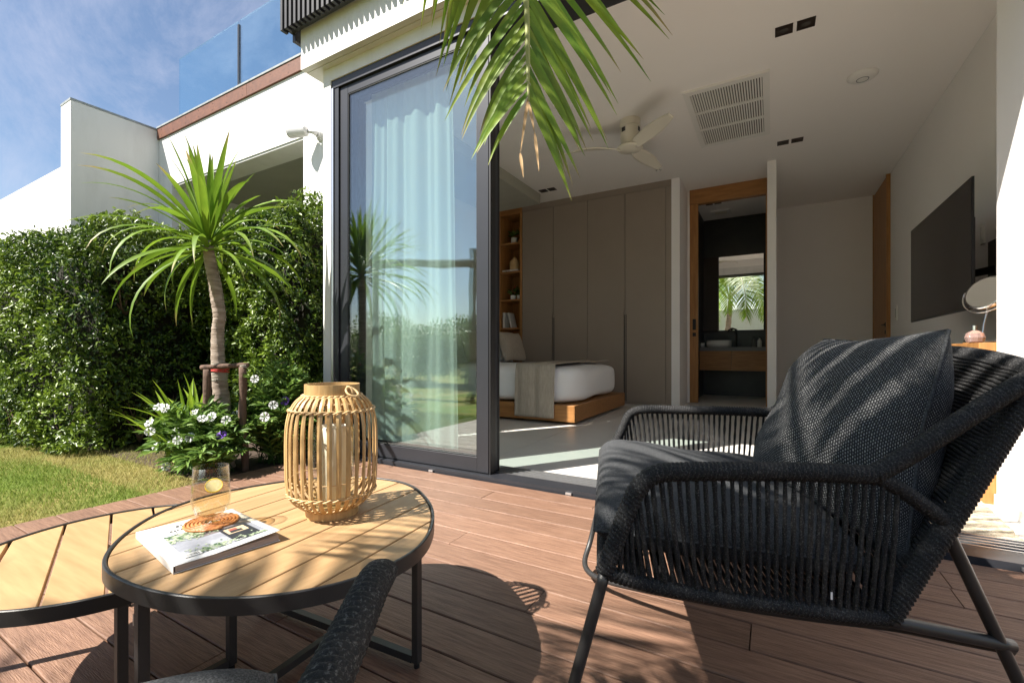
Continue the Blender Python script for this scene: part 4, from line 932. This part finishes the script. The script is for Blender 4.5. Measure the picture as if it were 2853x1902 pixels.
# seat cushion: bilinear box between the four plan corners
def bil(c00, c10, c01, c11, u, v): return (Vector(c00)*(1-u)+Vector(c10)*u)*(1-v)+(Vector(c01)*(1-u)+Vector(c11)*u)*v
from mathutils import noise as nz
def pillow_mesh(corners_top, corners_bot, n, bulge, name, m, par, pe=4.0, puff=.02, pipe=0, uvscale=None, wr=.004, edge=.0):
    """closed cushion; corners are (near-front, near-back, far-front, far-back)"""
    mb = MB(); uvs = []
    def face(sg):
        def f(u, v):
            a, b = math.sin(PI/2*(u*2-1)), math.sin(PI/2*(v*2-1)); u, v = (a+1)/2, (b+1)/2
            prof = ((1-abs(a)**pe)*(1-abs(b)**pe)); prof = max(prof, 0)**.5
            T, Bm = bil(*corners_top, u, v), bil(*corners_bot, u, v); mid = (T+Bm)/2; hlf = (T-Bm)/2
            # pull edges inwards a little between the corners, as stuffed cloth does
            cen = (bil(*corners_top, .5, .5)+bil(*corners_bot, .5, .5))/2
            k = 1-edge*(1-abs(a*b))*(max(abs(a), abs(b))**3); mid = cen+(mid-cen)*k
            w_ = nz.noise(Vector((u*3.2+7, v*3.2, sg*2)))*wr*2.4+nz.noise(Vector((u*9, v*9+4, sg*3)))*wr
            return mid+hlf*sg*(prof*(1+bulge*prof))+hlf.normalized()*(w_*prof)
        return f
    mb.grid(face(1), n, n).grid(lambda u, v: face(-1)(1-u, v), n, n)
    o = mb.build(name, m, par, smooth=True)
    uvl = o.data.uv_layers.new(name='UVMap'); sc = uvscale or (60, 60); half = (n+1)*(n+1)
    for lp in o.data.loops:
        i = lp.vertex_index; j = i % half; uu, vv = (j % (n+1))/n, (j//(n+1))/n
        if i >= half: uu = 1-uu
        uvl.data[lp.index].uv = (uu*sc[0], vv*sc[1])
    weld(o, .0003)
    if pipe:
        f_ = face(1); ring_ = [f_(k/40, 0) for k in range(40)]+[f_(1, k/40) for k in range(40)]+[f_(1-k/40, 1) for k in range(40)]+[f_(0, 1-k/40) for k in range(40)]
        cl = []
        for p in ring_:
            if not cl or (Vector(p)-cl[-1]).length > .002: cl.append(Vector(p))
        MB().tube(cl, pipe, 7, closed=True).build('piping', 'seat_fabric', par, smooth=True)
    return o
# corner order for bil: c00,c10,c01,c11 with u: front->back, v: near->far
top = [(-.270, .752, .470), (.17, 1.005, .405), (-.500, 1.52, .470), (.03, 1.70, .405)]
bot = [(-.262, .752, .385), (.17, 1.005, .315), (-.498, 1.52, .365), (.03, 1.70, .315)]
cu_ = thing('seat_cushion', 'charcoal seat cushion of the big armchair, bulging over its front edge', 'cushion', (-.15, 1.25, .42))
top2 = [(-.285, .790, .468), (.15, 1.02, .415), (-.515, 1.50, .468), (.02, 1.68, .415)]; bot2 = [(-.275, .790, .385), (.15, 1.02, .325), (-.510, 1.50, .365), (.02, 1.68, .325)]
pillow_mesh(top2, bot2, 44, .22, 'cushion_body', 'seat_fabric', cu_, pe=9, wr=.003, pipe=.003)
sm = []
for v in np.linspace(0, 1, 20): sm.append(bil(*top2, -.004, v)*.62+bil(*bot2, -.004, v)*.38)
bp_ = thing('back_pillow', 'black and grey woven scatter pillow leaning in the big armchair', 'cushion', (.1, 1.3, .6))
# pillow plane: corners near-top, far-top, near-bottom, far-bottom, thickness along its normal
NT, FT, NB, FB_ = Vector((.283, 1.128, .790)), Vector((.137, 1.675, .788)), Vector((.205, 1.035, .385)), Vector((-.046, 1.475, .392))
nrm = (FT-NT).cross(NB-NT).normalized();
if nrm.x > 0: nrm = -nrm
hw_ = .105
ct = [NB+nrm*hw_, NT+nrm*hw_, FB_+nrm*hw_, FT+nrm*hw_]; cb = [NB-nrm*hw_, NT-nrm*hw_, FB_-nrm*hw_, FT-nrm*hw_]
pillow_mesh(ct, cb, 64, .0, 'pillow_body', 'weave', bp_, pe=2.6, wr=.0065, uvscale=(100, 112), edge=.085, pipe=.0035)
MB().tube(catmull([NB, NT, FT, FB_], 2, True), .0001, 3, closed=True) if False else None
tg = MB().obox((.083, .905, .345), (.003, .001, 0), (0, .001, 0), (0, 0, .012)).build('care_tag', 'paper', cu_)
# second armchair: a copy of the first, turned to face the tables, only its arm and seat reach into frame
ac2 = copy_tree(ac); ac2['label'] = 'black rope armchair at the bottom edge, only its right arm and seat in view'
ang = math.radians(-75); RZ = Matrix.Rotation(ang, 4, 'Z')
src = Vector((-.415, 1.60, 0))-Vector((-.05, 1.2, 0)); tgt = Vector((-.312, .300, 0)); l2 = tgt-(RZ @ src); ac2.location = (l2.x, l2.y, 0); ac2.rotation_euler = (0, 0, ang)
cu2 = copy_tree(cu_); cu2['label'] = 'charcoal seat cushion of the armchair at the bottom edge'
def shear(o):
    if o.type == 'MESH' and o.name.split('.')[0] != 'cushion_body':
        o.data = o.data.copy(); ir = RZ.inverted()
        for v in o.data.vertices:
            dz = max(0, .545-v.co.z); k = min(dz/.16, 1.25)*.107; d = ir @ Vector((-.02*k/.107, -k, 0)); v.co += d
    for c_ in o.children: shear(c_)
shear(ac2)
d_ = Vector((-.15, 1.25, .42))-Vector((-.05, 1.2, 0)); l3 = RZ @ d_; cu2.location = (l2.x+l3.x+.055, l2.y+l3.y-.055, .357); cu2.rotation_euler = (0, 0, ang+math.radians(20))
#SECTION3
# ================================================================== PLANTS
def boxfoliage(name, parent, faces, n_per, L0, W0, up=.35, seed=0, core=None):
    """faces: (origin, edge u, edge v, outward normal); leaves scattered through a shell behind a lumpy clipped surface"""
    rg_ = np.random.default_rng(seed); Vs, Fs, Ts = [], [], []; off = 0
    for o, eu, ev, nn in faces:
        o, eu, ev, nn = map(np.array, (o, eu, ev, nn)); area = np.linalg.norm(eu)*np.linalg.norm(ev); n = int(n_per*area)
        # leaves grow in sprigs
        ns = n//7; u = rg_.random(ns); v = rg_.random(ns); base = o+u[:, None]*eu+v[:, None]*ev
        lump = .052*np.sin(base@np.array([5.1, 4.3, 6.2])+seed)+.036*np.sin(base@np.array([-11., 9., 13.])+2)+.02*np.sin(base@np.array([23., -17., 19.]))
        dep = rg_.exponential(.045, ns)-.03; edge = np.minimum(np.minimum(u, 1-u)*np.linalg.norm(eu), np.minimum(v, 1-v)*np.linalg.norm(ev))
        base = base+nn*(lump-dep-np.clip(.06-edge, 0, 1)*.6)[:, None]
        sd = unit(nn*1.0+rg_.normal(0, .55, (ns, 3))+np.array([0, 0, up]))
        P = np.repeat(base, 7, 0); SDr = np.repeat(sd, 7, 0); k = np.tile(np.arange(7), ns)[:, None]
        P = P+SDr*(k*.011)+rg_.normal(0, .006, P.shape); D = unit(SDr*.55+rg_.normal(0, .75, P.shape)); Nn = unit(rg_.normal(0, .6, P.shape)+np.array([0, 0, .9])+nn*.5)
        m = len(P); L = rg_.uniform(.65, 1.25, m)*L0; W = L*rg_.uniform(.38, .5, m)*W0
        V, F = leaves(P, D, Nn, L, W, .12); tint = np.clip(np.repeat(rg_.beta(1.3, 3.2, ns)*.8+.16*np.sin(base@np.array([3.1, 2.2, 2.7])), 7)+rg_.normal(0, .1, m)+.25*(k[:, 0] > 4), 0, 1)
        Vs.append(V); Fs.append(F+off); Ts.append(np.repeat(tint, 6)); off += len(V)
    return npmesh(name, np.concatenate(Vs), np.concatenate(Fs), 'leaf', parent, np.concatenate(Ts), kind='stuff')
def twigs(parent, spots, seed):
    rg_ = random.Random(seed); m = MB()
    for x, y, z in spots:
        for _ in range(5):
            p = Vector((x, y, z)); pts = [p]; d = Vector((rg_.uniform(-.5, .5), rg_.uniform(-.5, .5), 1)).normalized()
            for i in range(6): d = (d+Vector((rg_.uniform(-.3, .3), rg_.uniform(-.3, .3), .1))).normalized(); p = p+d*.06; pts.append(p)
            m.tube(pts, [.009*(1-i/8) for i in range(7)], 6)
    m.build('branches', 'log', parent, smooth=True, kind='stuff')
h1 = thing('hedge', 'dense clipped green hedge at left with sunlit front and dark shaded end', 'hedge', (-5.8, 1.8, 0))
MB().box(-9, -4.60, 1.50, 2.2, -.05, 1.50).build('shade_core', 'hedge_core', h1)  # unseen dark box added inside the hedge to block light
zt = 1.74
boxfoliage('foliage', h1, [((-8.6, 1.16, 0), (3.0, 0, 0), (0, 0, 1.60), (0, -1, 0)), ((-5.6, 1.16, 0), (1.15, .2, 0), (0, 0, 1.67), (.17, -.98, 0)), ((-4.47, 1.36, 0), (0, .95, 0), (0, 0, zt+.02), (1, 0, 0)), ((-8.6, 1.2, 1.60), (3.3, .05, .03), (0, .95, .06), (0, 0, 1)), ((-5.3, 1.27, 1.65), (.85, .1, .05), (0, .9, .08), (0, 0, 1))], 6200, .038, 1.0, seed=1)
twigs(h1, [(-4.52, 1.62, 1.05), (-4.5, 1.9, .05), (-4.8, 1.35, .0), (-5.3, 1.25, 0), (-4.52, 2.1, .1), (-4.47, 1.7, .02)], 5)
h2 = thing('hedge', 'clipped green hedge behind the small tree, against the white pillar', 'hedge', (-3.7, 2.5, 0))
MB().box(-6.0, -3.30, 2.40, 2.8, -.05, 1.80).build('shade_core', 'hedge_core', h2)  # second added core, dark so no light passes through the leaves
boxfoliage('foliage', h2, [((-5.9, 2.27, 0), (1.9, 0, 0), (0, 0, 1.86), (0, -1, 0)), ((-4.0, 2.27, 0), (.80, 0, 0), (0, 0, 1.93), (0, -1, 0)), ((-3.2, 2.28, 0), (0, .45, 0), (0, 0, 1.86), (1, 0, 0)), ((-5.9, 2.27, 1.86), (2.70, 0, .06), (0, .5, 0), (0, 0, 1))], 6600, .042, 1.0, seed=2)
# lawn blades
n = 85000; rg_ = np.random.default_rng(5)
gx = rg_.uniform(-7.2, -2.875, n); gy = rg_.uniform(.05, 1.75, n)
ok = ~((gx > -3.45) & (gy > 1.42)); gx, gy = gx[ok], gy[ok]; n = len(gx)
P = np.stack([gx, gy, np.full(n, -.03)], 1); a = rg_.uniform(0, 2*PI, n); hgt = rg_.uniform(.012, .030, n); D = np.stack([np.cos(a)*.7, np.sin(a)*.7, np.ones(n)], 1)*hgt[:, None]
sd_v = np.stack([-np.sin(a), np.cos(a), np.zeros(n)], 1)*rg_.uniform(.0013, .0026, n)[:, None]
V = np.stack([P-sd_v, P+sd_v, P+D], 1).reshape(-1, 3); F = (np.arange(n)*3)[:, None]+np.array([[0, 1, 2]])
dryn = .5+.5*np.sin(gx*2.1+1.3*np.sin(gy*3.1))*np.cos(gy*4.2+gx); tint = np.clip(dryn**2*.75*(gx > -5.4)+.55*(gy > 1.15)*(gx > -4.6)+rg_.normal(0, .12, n), 0, 1)
npmesh('grass_blades', V, F, 'grass', None, np.repeat(tint, 3), kind='stuff', label='short green lawn with straw patches beside the deck', cat='grass')
# strap leaves
def strap(base, az, el, L, Wd, droop, m='strap', parent=None, name='leaf', seg=11, twist=0, tipdry=False, side=0):
    p = Vector(base); h = Vector((math.cos(az), math.sin(az), 0)); s = Vector((-math.sin(az), math.cos(az), 0)); e = el; V = []; st = L/seg
    for i in range(seg+1):
        t = i/seg; d = h*math.cos(e)+Vector((0, 0, 1))*math.sin(e); up = h*-math.sin(e)+Vector((0, 0, 1))*math.cos(e)
        wd = Wd*(.55+.45*min(1, t*4))*(1-max(0, (t-.45)/.55)**1.7)*.5+.0004; c, sn = math.cos(twist*t), math.sin(twist*t); S2 = s*c+up*sn; U2 = up*c-s*sn
        V += [tuple(p-S2*wd+U2*wd*.35), tuple(p), tuple(p+S2*wd+U2*wd*.35)]
        p = p+d*st+s*side*st*t; e -= droop*st/L*(.35+1.5*t)
    F = []
    for i in range(seg):
        a = i*3; F += [(a, a+1, a+4, a+3), (a+1, a+2, a+5, a+4)]
    o = MB().add(V, F).build(name, m, parent, smooth=True)
    at = o.data.attributes.new('tint', 'FLOAT', 'POINT'); k0 = random.uniform(.80, .93) if tipdry else random.uniform(.96, 1.1)
    vals = []
    for i in range(seg+1): c_ = min(1, max(0, (i/seg-k0)*9)); vals += [min(1, c_+.15*(i/seg > k0-.1)), c_*.8, min(1, c_+.15*(i/seg > k0-.1))]
    at.data.foreach_set('value', vals); return o
tr_ = thing('dragon_tree', 'small tree with pale ringed trunk and long strap leaves, by the deck corner', 'tree', (-3.19, 1.69, -.02))
tp = catmull([(-3.18, 1.69, -.03), (-3.204, 1.68, .31), (-3.226, 1.665, .63), (-3.234, 1.661, .89), (-3.221, 1.666, 1.0), (-3.247, 1.654, 1.18), (-3.280, 1.637, 1.36), (-3.29, 1.63, 1.50)], 14)
nT = len(tp); rad = []
for i in range(nT):
    t = i/(nT-1); R = .051*(1-t)+.029*t+.004*math.sin(t*9+1); rad.append((lambda R, i: (lambda a_: R*(1+.05*math.sin(i*2.2)+.05*math.sin(a_*3+i*.2))))(R, i))
MB().tube(tp, rad, 22).build('trunk', 'bark', tr_, smooth=True)
MB().tube([(-3.222, 1.668, .56+.002*i) for i in range(60)], [.048+.003*math.sin(i*1.3) for i in range(60)], 22).build('twine_wrap', 'twine', tr_, smooth=True)
CR = (-3.29, 1.63, 1.50); rs = random.Random(11)
for k in range(74):
    az = k*2.39996+rs.uniform(-.2, .2)
    q = k/74
    if q < .30: el = math.radians(rs.uniform(58, 86)); L = rs.uniform(.48, .66); dr = rs.uniform(.05, .5)
    elif q < .55: el = math.radians(rs.uniform(32, 60)); L = rs.uniform(.5, .72); dr = rs.uniform(.5, 1.3)
    elif q < .76: el = math.radians(rs.uniform(8, 38)); L = rs.uniform(.55, .78); dr = rs.uniform(1.3, 2.3)
    else: el = math.radians(rs.uniform(-30, 12)); L = rs.uniform(.50, .74); dr = rs.uniform(.9, 1.5)
    z0 = CR[2]+.05-.13*q
    strap((CR[0]+.02*math.cos(az), CR[1]+.02*math.sin(az), z0), az, el, L*1.06, rs.uniform(.032, .048), dr, 'strap', tr_, tipdry=rs.random() < .6, twist=rs.uniform(-.9, .9), side=rs.uniform(-.15, .15))
sk = thing('tree_stake', 'rough wooden stake frame tied with twine to the small tree', 'stake', (-3.1, 1.65, 0))
for a_, b_ in (((-2.985, 1.700, -.03), (-2.99, 1.685, .655)), ((-3.19, 1.572, -.03), (-3.195, 1.572, .64))):
    a_, b_ = Vector(a_), Vector(b_); MB().tube([a_+(b_-a_)*t+Vector((.004*math.sin(t*9), .003*math.cos(t*7), 0)) for t in np.linspace(0, 1, 14)], [.023+.002*math.sin(t*11) for t in range(14)], 12).build('post', 'log', sk, smooth=True)
a_, b_ = Vector((-3.225, 1.555, .650)), Vector((-2.962, 1.712, .668))
MB().tube([a_+(b_-a_)*t for t in np.linspace(0, 1, 10)], [.016+.0015*math.sin(t*2) for t in range(10)], 12).build('crossbar', 'log', sk, smooth=True)
MB().tube([(-2.985+.022*math.cos(t), 1.695+.022*math.sin(t), .648+.0009*t) for t in np.linspace(0, 22, 90)], .0028, 6).build('lashing', 'twine', sk, smooth=True)
MB().tube([(-3.222+.053*math.cos(t), 1.668+.053*math.sin(t), .628+.012*math.sin(t*.55)) for t in np.linspace(0, 26, 160)], .0028, 6).build('red_lashing', 'red', sk, smooth=True)
bp1 = thing('strap_leaf_plant', 'bright lime-green strap-leaved plant at the foot of the small tree', 'plant', (-3.33, 1.55, 0))
for k in range(46):
    az = rs.uniform(0, 2*PI) if k > 16 else rs.uniform(2.4, 4.6); strap((-3.33+rs.uniform(-.07, .07), 1.56+rs.uniform(-.07, .07), -.02), az, math.radians(rs.uniform(48, 86)), rs.uniform(.42, .70), rs.uniform(.028, .042), rs.uniform(.3, 1.1), 'strap2', bp1, seg=9, twist=rs.uniform(-.4, .4))
def flowerbush(name, label, base, tips, extra, spread, seed, flowers, hmax):
    rr = random.Random(seed); rn = np.random.default_rng(seed); t = thing(name, label, 'flowering plant', base); st = MB(); Ps, Ds, Ls = [], [], []
    allt = [(Vector(p), True) for p in tips]
    for _ in range(extra):
        a = rr.uniform(0, 2*PI); r_ = spread*math.sqrt(rr.random()); allt.append((Vector((base[0]+r_*math.cos(a)*1.2, base[1]+r_*math.sin(a)*.8, hmax*(1-.55*(r_/spread)**2)*rr.uniform(.55, 1.05))), False))
    for tip, fl_ in allt:
        b0 = Vector((base[0]+rr.uniform(-.5, .5)*spread, base[1]+rr.uniform(-.35, .35)*spread, -.02)); mid = (b0+tip)/2+Vector((rr.uniform(-.04, .04), rr.uniform(-.04, .04), .09)); pts = catmull([b0, mid, tip], 9); st.tube(pts, [.0028*(1-i/(len(pts)*1.3)) for i in range(len(pts))], 5)
        for i in range(3, len(pts)):
            d = (pts[i]-pts[i-1]).normalized()
            for sgn in (0, 1, 2):
                a = rr.uniform(0, 2*PI); v = Vector((math.cos(a), math.sin(a), rr.uniform(-.2, .5))); Ps.append(pts[i]); Ds.append(d*.6+v); Ls.append(rr.uniform(.05, .10))
    st.build('stems', 'herb', t, smooth=True, kind='stuff')
    P, D, L = np.array(Ps), np.array(Ds), np.array(Ls); V, F = leaves(P, D, rn.normal(0, .4, P.shape)+[0, 0, 1], L, L*rn.uniform(.14, .3, len(L)), .1); npmesh('foliage', V, F, 'herb', t, np.repeat(rn.beta(1.5, 2.2, len(L)), 6), kind='stuff')
    for p, m in flowers:
        p = Vector(p); p = p+(Vector((0, 0, .9))-p).normalized()*.10; fc_ = Vector((rr.uniform(.1, .8), rr.uniform(-.9, -.2), rr.uniform(.1, .7))).normalized(); q = fc_.to_track_quat('Z', 'Y').to_matrix(); f = MB(); R = rr.uniform(.022, .027)
        for k in range(5):
            a = k*2*PI/5+rr.uniform(-.1, .1)
            def g(u, v, a=a):
                r_ = .003+u*R; w_ = (v-.5)*2*(.25+.42*math.sin(min(1, u*1.05)*PI*.62)); ang_ = a+w_*.95*(.4+.6*u); z = .012*u**.6+.004*math.sin(v*9+a*3)*u-.004*u*u
                return p+q @ Vector((r_*math.cos(ang_), r_*math.sin(ang_), z))
            f.grid(g, 4, 6)
        f.tube([p-fc_*.022, p+fc_*.002], [.002, .0035], 7); f.build('flower', m, t, smooth=True)
    return t
WL = [(-3.22, 1.32, .41), (-3.23, 1.36, .40), (-3.3, 1.5, .33), (-3.18, 1.5, .36), (-2.99, 1.45, .34), (-3.04, 1.53, .34), (-3.39, 1.34, .3), (-3.29, 1.3, .26), (-3.33, 1.46, .23), (-3.13, 1.38, .21), (-3.25, 1.4, .17), (-3.36, 1.37, .15), (-2.99, 1.56, .14), (-3.26, 1.46, .07), (-3.26, 1.5, .03), (-3.46, 1.46, -.005), (-3.11, 1.44, .22), (-3.03, 1.61, .31)]
WR = [(-3.17, 1.75, .32), (-2.82, 1.79, .40), (-2.76, 1.7, .34), (-3.11, 1.89, .24), (-2.92, 1.73, .57)]
flowerbush('flowering_shrub', 'low shrub with many white trumpet flowers in front of the small tree', (-3.16, 1.54, 0), WL+[(-2.95, 1.54, .23)], 95, .33, 3, [(p, 'flower') for p in WL]+[((-2.95, 1.54, .23), 'violet')], .40)
flowerbush('flowering_shrub', 'leafier shrub with a few white flowers between the stake and the pillar', (-2.99, 1.96, 0), WR+[(-2.89, 1.92, .41)], 120, .28, 4, [(p, 'flower') for p in WR]+[((-2.89, 1.92, .41), 'violet')], .72)
# ================================================================== COCONUT PALM (behind the viewer, its fronds overhead)
pm = thing('coconut_palm', 'coconut palm with long green fronds arching over the terrace', 'palm tree', (-1.42, -2.3, 0))
MB().tube([(-1.62+.22*t, -2.35+.05*t, -.1+2.4*t) for t in np.linspace(0, 1, 40)], [.13-.045*t+.006*math.sin(t*190) for t in np.linspace(0, 1, 40)], 20).build('trunk', 'bark', pm, smooth=True)
def leaflet_v(p, d, s, L, Wd, droop, seg=7, grav=1.0):
    """returns verts/faces of one leaflet starting at p, along d, s = blade side"""
    V, F = [], []; q = Vector(p); d = Vector(d).normalized(); s = Vector(s).normalized(); st = L/seg
    for i in range(seg+1):
        t = i/seg; s2 = (s-d*s.dot(d)).normalized(); up = d.cross(s2); wd = Wd*.5*(.35+.65*min(1, t*5))*(1-t**2.2)+.0003
        V += [tuple(q-s2*wd+up*wd*.3), tuple(q), tuple(q+s2*wd+up*wd*.3)]; q = q+d*st; d = (d+Vector((0, 0, -1))*droop*grav*st/L*(.3+1.4*t)).normalized()
    for i in range(seg):
        a = i*3; F += [(a, a+1, a+4, a+3), (a+1, a+2, a+5, a+4)]
    return V, F
def frond(pts, Lfun, spacing=.045, indiv_from=9, droopf=.5, sidev=None, seed=0, asym=False, angf=None, wdt=.034):
    rr = random.Random(seed); C_ = catmull(pts, 16); tot = sum((b-a).length for a, b in zip(C_, C_[1:])); P = resample(C_, spacing)
    fr = MB().tube(C_, [.020*(1-i/len(C_))**.8+.0022 for i in range(len(C_))], 9).build('frond', 'rachis', pm, smooth=True)
    bulk = MB()
    for i in range(int(.16*len(P)), len(P)):
        t = i/(len(P)-1); a, b = P[max(i-1, 0)], P[min(i+1, len(P)-1)]; tan = (b-a).normalized()
        sv = Vector(sidev) if sidev is not None else tan.cross(Vector((0, 0, 1)))
        if sv.length < .05: sv = Vector((1, 0, 0))
        sv = (sv-tan*sv.dot(tan)).normalized(); up = sv.cross(tan)
        for sg in (-1, 1):
            L = Lfun(t)*rr.uniform(.86, 1.1)*(.84 if asym and sg < 0 else 1); an = (angf(t, sg) if angf else math.radians(62-28*t))+rr.uniform(-.06, .06)
            d = tan*math.cos(an)+sv*sg*math.sin(an)+up*rr.uniform(.0, .2); V, F = leaflet_v(P[i], d, tan, L, wdt*(.8+.2*math.sin(PI*t)), (droopf if sg > 0 or not asym else droopf*2.4)*rr.uniform(.6, 1.3))
            if t >= indiv_from:
                o = MB().add(V, F).build('leaflet', 'palm', fr, smooth=True); at = o.data.attributes.new('tint', 'FLOAT', 'POINT'); n_ = len(V)//3; k0 = rr.uniform(.78, 1.05)
                at.data.foreach_set('value', [min(1, max(0, (i_/(n_-1)-k0)*8)) for i_ in range(n_) for _ in range(3)])
            else: bulk.add(V, F)
    if bulk.v: bulk.build('leaflets', 'palm', fr, smooth=True, kind='stuff')
    return fr
Rv = (.8674, .4976, 0)
# the frond whose tip hangs into view
f0 = frond([(-1.42, -2.28, 2.32), (-1.34, -1.7, 2.85), (-1.22, -.9, 3.15), (-1.05, -.1, 3.15), (-.88, .6, 2.85), (-.77, 1.08, 2.45), (-.718, 1.28, 2.15), (-.707, 1.323, 1.93), (-.701, 1.327, 1.727), (-.696, 1.319, 1.64), (-.690, 1.313, 1.57)],
    lambda t: .74*math.sin(PI*min(1, .18+t*.50))*(1-max(0, (t-.86)/.14)*.42), .0335, .74, .40, Rv, 5, asym=True, wdt=.034, angf=lambda t, sg: math.radians((56 if sg > 0 else 64)-(32 if sg > 0 else 26)*max(0, (t-.7)/.3)))
for a_, b_, m in (((-.690, 1.313, 1.56), (-.668, 1.312, 1.46), 'dry'), ((-.668, 1.312, 1.46), (-.650, 1.308, 1.33), 'dry'), ((-.693, 1.314, 1.58), (-.715, 1.30, 1.40), 'dry'), ((-.715, 1.30, 1.40), (-.700, 1.295, 1.315), 'dry')):
    V, F = leaflet_v(a_, Vector(b_)-Vector(a_), Rv, (Vector(b_)-Vector(a_)).length, .011, .05); MB().add(V, F).build('dry_tip', m, f0, smooth=True)
def arch(az, L, rise, drop, dz=0):
    h = Vector((math.cos(az), math.sin(az), 0)); o = Vector((-1.42, -2.28, 2.32)); return [o+h*L*t+Vector((0, 0, rise*math.sin(PI*min(1, t*.9))*1.0-drop*t**3+dz*t)) for t in np.linspace(0, 1, 7)]
LF = lambda t: .72*math.sin(PI*min(1, .15+t*.62))*(1-max(0, (t-.85)/.15)*.5)
for k, (az, L, ri, dr_) in enumerate(((24, 2.6, 1.15, 1.3), (60, 2.3, 1.35, 1.2), (88, 1.9, 1.5, 1.0), (152, 1.3, 1.5, .8), (180, 2.8, 1.1, 1.5), (205, 2.8, 1.2, 1.4), (250, 2.7, 1.3, 1.4), (300, 2.7, 1.2, 1.5), (345, 2.5, 1.3, 1.5), (42, 2.0, 1.9, .3), (200, 1.7, 2.0, .3))):
    frond(arch(math.radians(az), L, ri, dr_), LF, .05, 9, .7, None, 20+k)
# ================================================================== GARDEN BEHIND THE VIEWER (seen in the glass and the mirror)
MB().box(-3.2, 6, -5.9, -5.7, -.05, 2.1).build('garden_wall', 'plaster', label='white garden wall behind the palm, reflected in the bathroom mirror', cat='wall')
lf = thing('log_frame', 'rustic log post and crossbeam in the garden, reflected in the glass door', 'frame', (-5.26, -3, 0))
MB().tube([(-5.26+.01*math.sin(z*3), -3, z) for z in np.linspace(-.05, 2.84, 20)], [.075+.008*math.sin(i) for i in range(20)], 14).build('post', 'log', lf, smooth=True)
MB().tube([(-4.95-.25*i, -3.02, 2.52+.025*i+.01*math.sin(i)) for i in range(14)], [.085+.008*math.sin(i*1.7) for i in range(14)], 14).build('crossbeam', 'log', lf, smooth=True)
MB().tube([(-8.0, -3, z) for z in np.linspace(-.05, 3.0, 20)], .07, 14).build('post', 'log', lf, smooth=True)
def shrub(x, y, r, h, n, seed, label):
    rg_ = np.random.default_rng(seed); t = thing('garden_shrub', label, 'shrub', (x, y, 0)); nb_ = 16; c = np.stack([rg_.normal(0, r*.45, nb_), rg_.normal(0, r*.4, nb_), rg_.uniform(.25, .85, nb_)*h], 1)+[x, y, 0]
    which = rg_.integers(0, nb_, n); dirs = unit(rg_.normal(0, 1, (n, 3))); P = c[which]+dirs*(r*.42*rg_.uniform(.6, 1.1, (n, 1))); P[:, 2] = np.maximum(P[:, 2], 0)
    L = rg_.uniform(.06, .11, n); V, F = leaves(P, dirs+rg_.normal(0, .6, (n, 3)), rg_.normal(0, .5, (n, 3))+[0, 0, 1], L, L*.4); npmesh('foliage', V, F, 'leaf', t, np.repeat(rg_.beta(1.5, 2.2, n), 6), kind='stuff')
    MB().tube([(x, y, -.05), (x+.03, y, h*.5)], [.05, .03], 8).build('trunk', 'log', t)
for k, (x, y, r, h) in enumerate(((-5.4, -4.2, .9, 1.35), (-6.5, -4.5, 1.0, 1.5), (-7.6, -4.4, .9, 1.4), (-8.9, -4.8, 1.2, 1.6), (-10.6, -5.2, 1.3, 1.7), (-13, -4, 1.0, .8))):
    shrub(x, y, r, h, 5000, 40+k, ['round green shrub right of the log post, reflected in the glass', 'green shrub behind the log crossbeam', 'green shrub under the middle of the log crossbeam', 'broad shrub beyond the far log post', 'largest shrub farthest left in the garden', 'low shrub at the edge of the sea view'][k])
